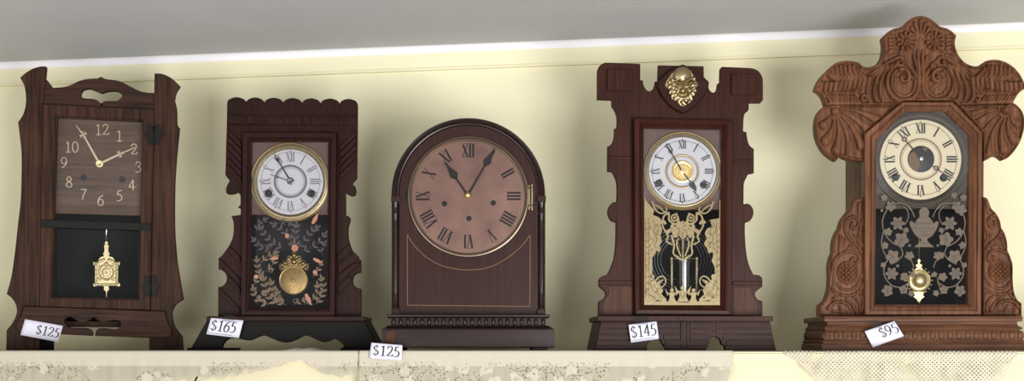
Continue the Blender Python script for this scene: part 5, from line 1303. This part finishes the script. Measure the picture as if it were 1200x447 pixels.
# pendulum
yy = .03
V_ = f5.L(1077, 250, yy); W_ = f5.L(1077, 306, yy)
tube('pendulum_rod', [(V_[0], yy, V_[1]), (W_[0], yy, W_[1])], .0008, 'brass_dull', c5)
pb = lathe('pendulum_bob', f5, c5, 'brass_pale', 1077, 329, [(13.2, yy), (13.4, yy-.0015), (12.6, yy-.0028), (11.6, yy-.0022), (11, yy-.0008), (9.4, yy-.0012), (9, yy-.003), (7.5, yy-.0075), (5, yy-.0105), (2.5, yy-.012), (0, yy-.0125)], 56, yy)
k = Carve()
for i in range(18):
    a = 2*PI*i/18; k.r([(1077+14.4*math.cos(a), 329+14.4*math.sin(a)), (1077+14.5*math.cos(a), 329+14.5*math.sin(a))], 1.3)
geos = []
s = f5.m(1077, 329, yy); cx_, cz_ = f5.L(1077, 329, yy)
for i in range(18):
    a = 2*PI*i/18; geos.append(tube_geo([Vector((cx_+14.2*s*math.cos(a), yy-.001, cz_+14.2*s*math.sin(a))), Vector((cx_+16*s*math.cos(a), yy-.001, cz_+16*s*math.sin(a)))], .0016, 6))
V, Fc = merge(geos); frommesh('bob_beading', V, Fc, 'brass_pale', pb, True)
orn = [(1077, 303, 1), (1079, 306), (1078, 309), (1081, 311), (1080, 314), (1083, 317, 1), (1071, 317, 1), (1074, 314), (1073, 311), (1076, 309), (1075, 306)]
orn2 = [(1070, 342, 1), (1084, 342, 1), (1082, 346), (1083.5, 348.5), (1080.5, 350.5), (1079, 353), (1077, 356, 1), (1075, 353), (1073.5, 350.5), (1070.5, 348.5), (1072, 346)]
for q_ in (orn, orn2): multiplate('bob_ornament', f5, pb, 'brass_pale', [smoothline(q_, 3, True)], yy-.002, yy, bev=.0005)
# ---- base: ledge and carved moulding
yF = -.036
xl, zt = f5.L(966, 370.8, yF); xr = f5.L(1198.5, 370.8, yF)[0]
s = f5.m(1080, 390, yF); Z = lambda py: f5.L(1080, py, yF)[1]
yb = .128
stack('ledge', c5, 'w5h', xl+.003, xr-.003, yF+.003, yb, [(0, Z(377.4)), (.0025, Z(377.0)), (.0032, Z(374)), (.0025, Z(371.3)), (0, Z(370.8))])
prof = [(-2, 411.6), (3.5, 411.6), (4.2, 410.5), (4, 404.5), (3, 403.2), (1.6, 402.6), (1.6, 401.8), (2.2, 400.6), (1.8, 399.2), (.6, 398.6), (1.2, 396), (1.4, 392), (.2, 388.6), (-1.6, 387.6), (-1.8, 386.6), (-1.0, 385.4), (-1.2, 383.6), (-2.6, 382.8), (-4.2, 380.2), (-3.6, 377.6)]
bp = stack('moulded_base', c5, 'w5h', xl+.001, xr-.001, yF+.001, yb-.002, [((p[0])*s, (0 if p[1] > 411 else Z(p[1]))) for p in prof]+[])
# beads and lobes carved along the mouldings (front and both ends)
def beads(z0, z1, out, w, gap, name):
    geos = []; zc, rz = (z0+z1)/2, abs(z1-z0)/2
    def blob(cx, cy, rx, ry):
        V, Fc = [], []; m, n_ = 5, 8
        for i in range(m+1):
            t = PI*i/m
            for j in range(n_):
                a = 2*PI*j/n_; V.append((cx+rx*math.sin(t)*math.cos(a), cy+ry*math.sin(t)*math.sin(a), zc+rz*math.cos(t)))
        for i in range(m):
            for j in range(n_): Fc.append((i*n_+j, i*n_+(j+1) % n_, (i+1)*n_+(j+1) % n_, (i+1)*n_+j))
        geos.append((V, Fc))
    x = xl+w/2
    while x < xr-w/4: blob(x, yF-out, w/2, .0016); x += w+gap
    y = yF+w/2
    while y < yb-w:
        blob(xl-out, y, .0016, w/2); blob(xr+out, y, .0016, w/2); y += w+gap
    V, Fc = merge(geos); frommesh(name, V, Fc, 'w5h', bp, True)
beads(Z(398.3), Z(388.8), 1.0*s, .0105, .0035, 'lobe_carving')
beads(Z(386.4), Z(383.6), -1.6*s, .0042, .0012, 'bead_row')
beads(Z(401.9), Z(399.3), 1.5*s, .0042, .0012, 'bead_row')
tag([(1013, 388.8), (1048, 376.8), (1059.3, 394.3), (1022.5, 407.7)], f5, yF-.0078, '$95', .4, .97, .1, .68, 'white ticket reading $95 on the base of the carved golden oak clock', tapes=[[(1019, 376.5), (1031, 376), (1034, 384), (1021, 386)]])
o = tube('cup_hook', hook_pts, .0016, 'iron'); o['label'] = 'small black metal hook under the shelf near the left'; o['category'] = 'hook'
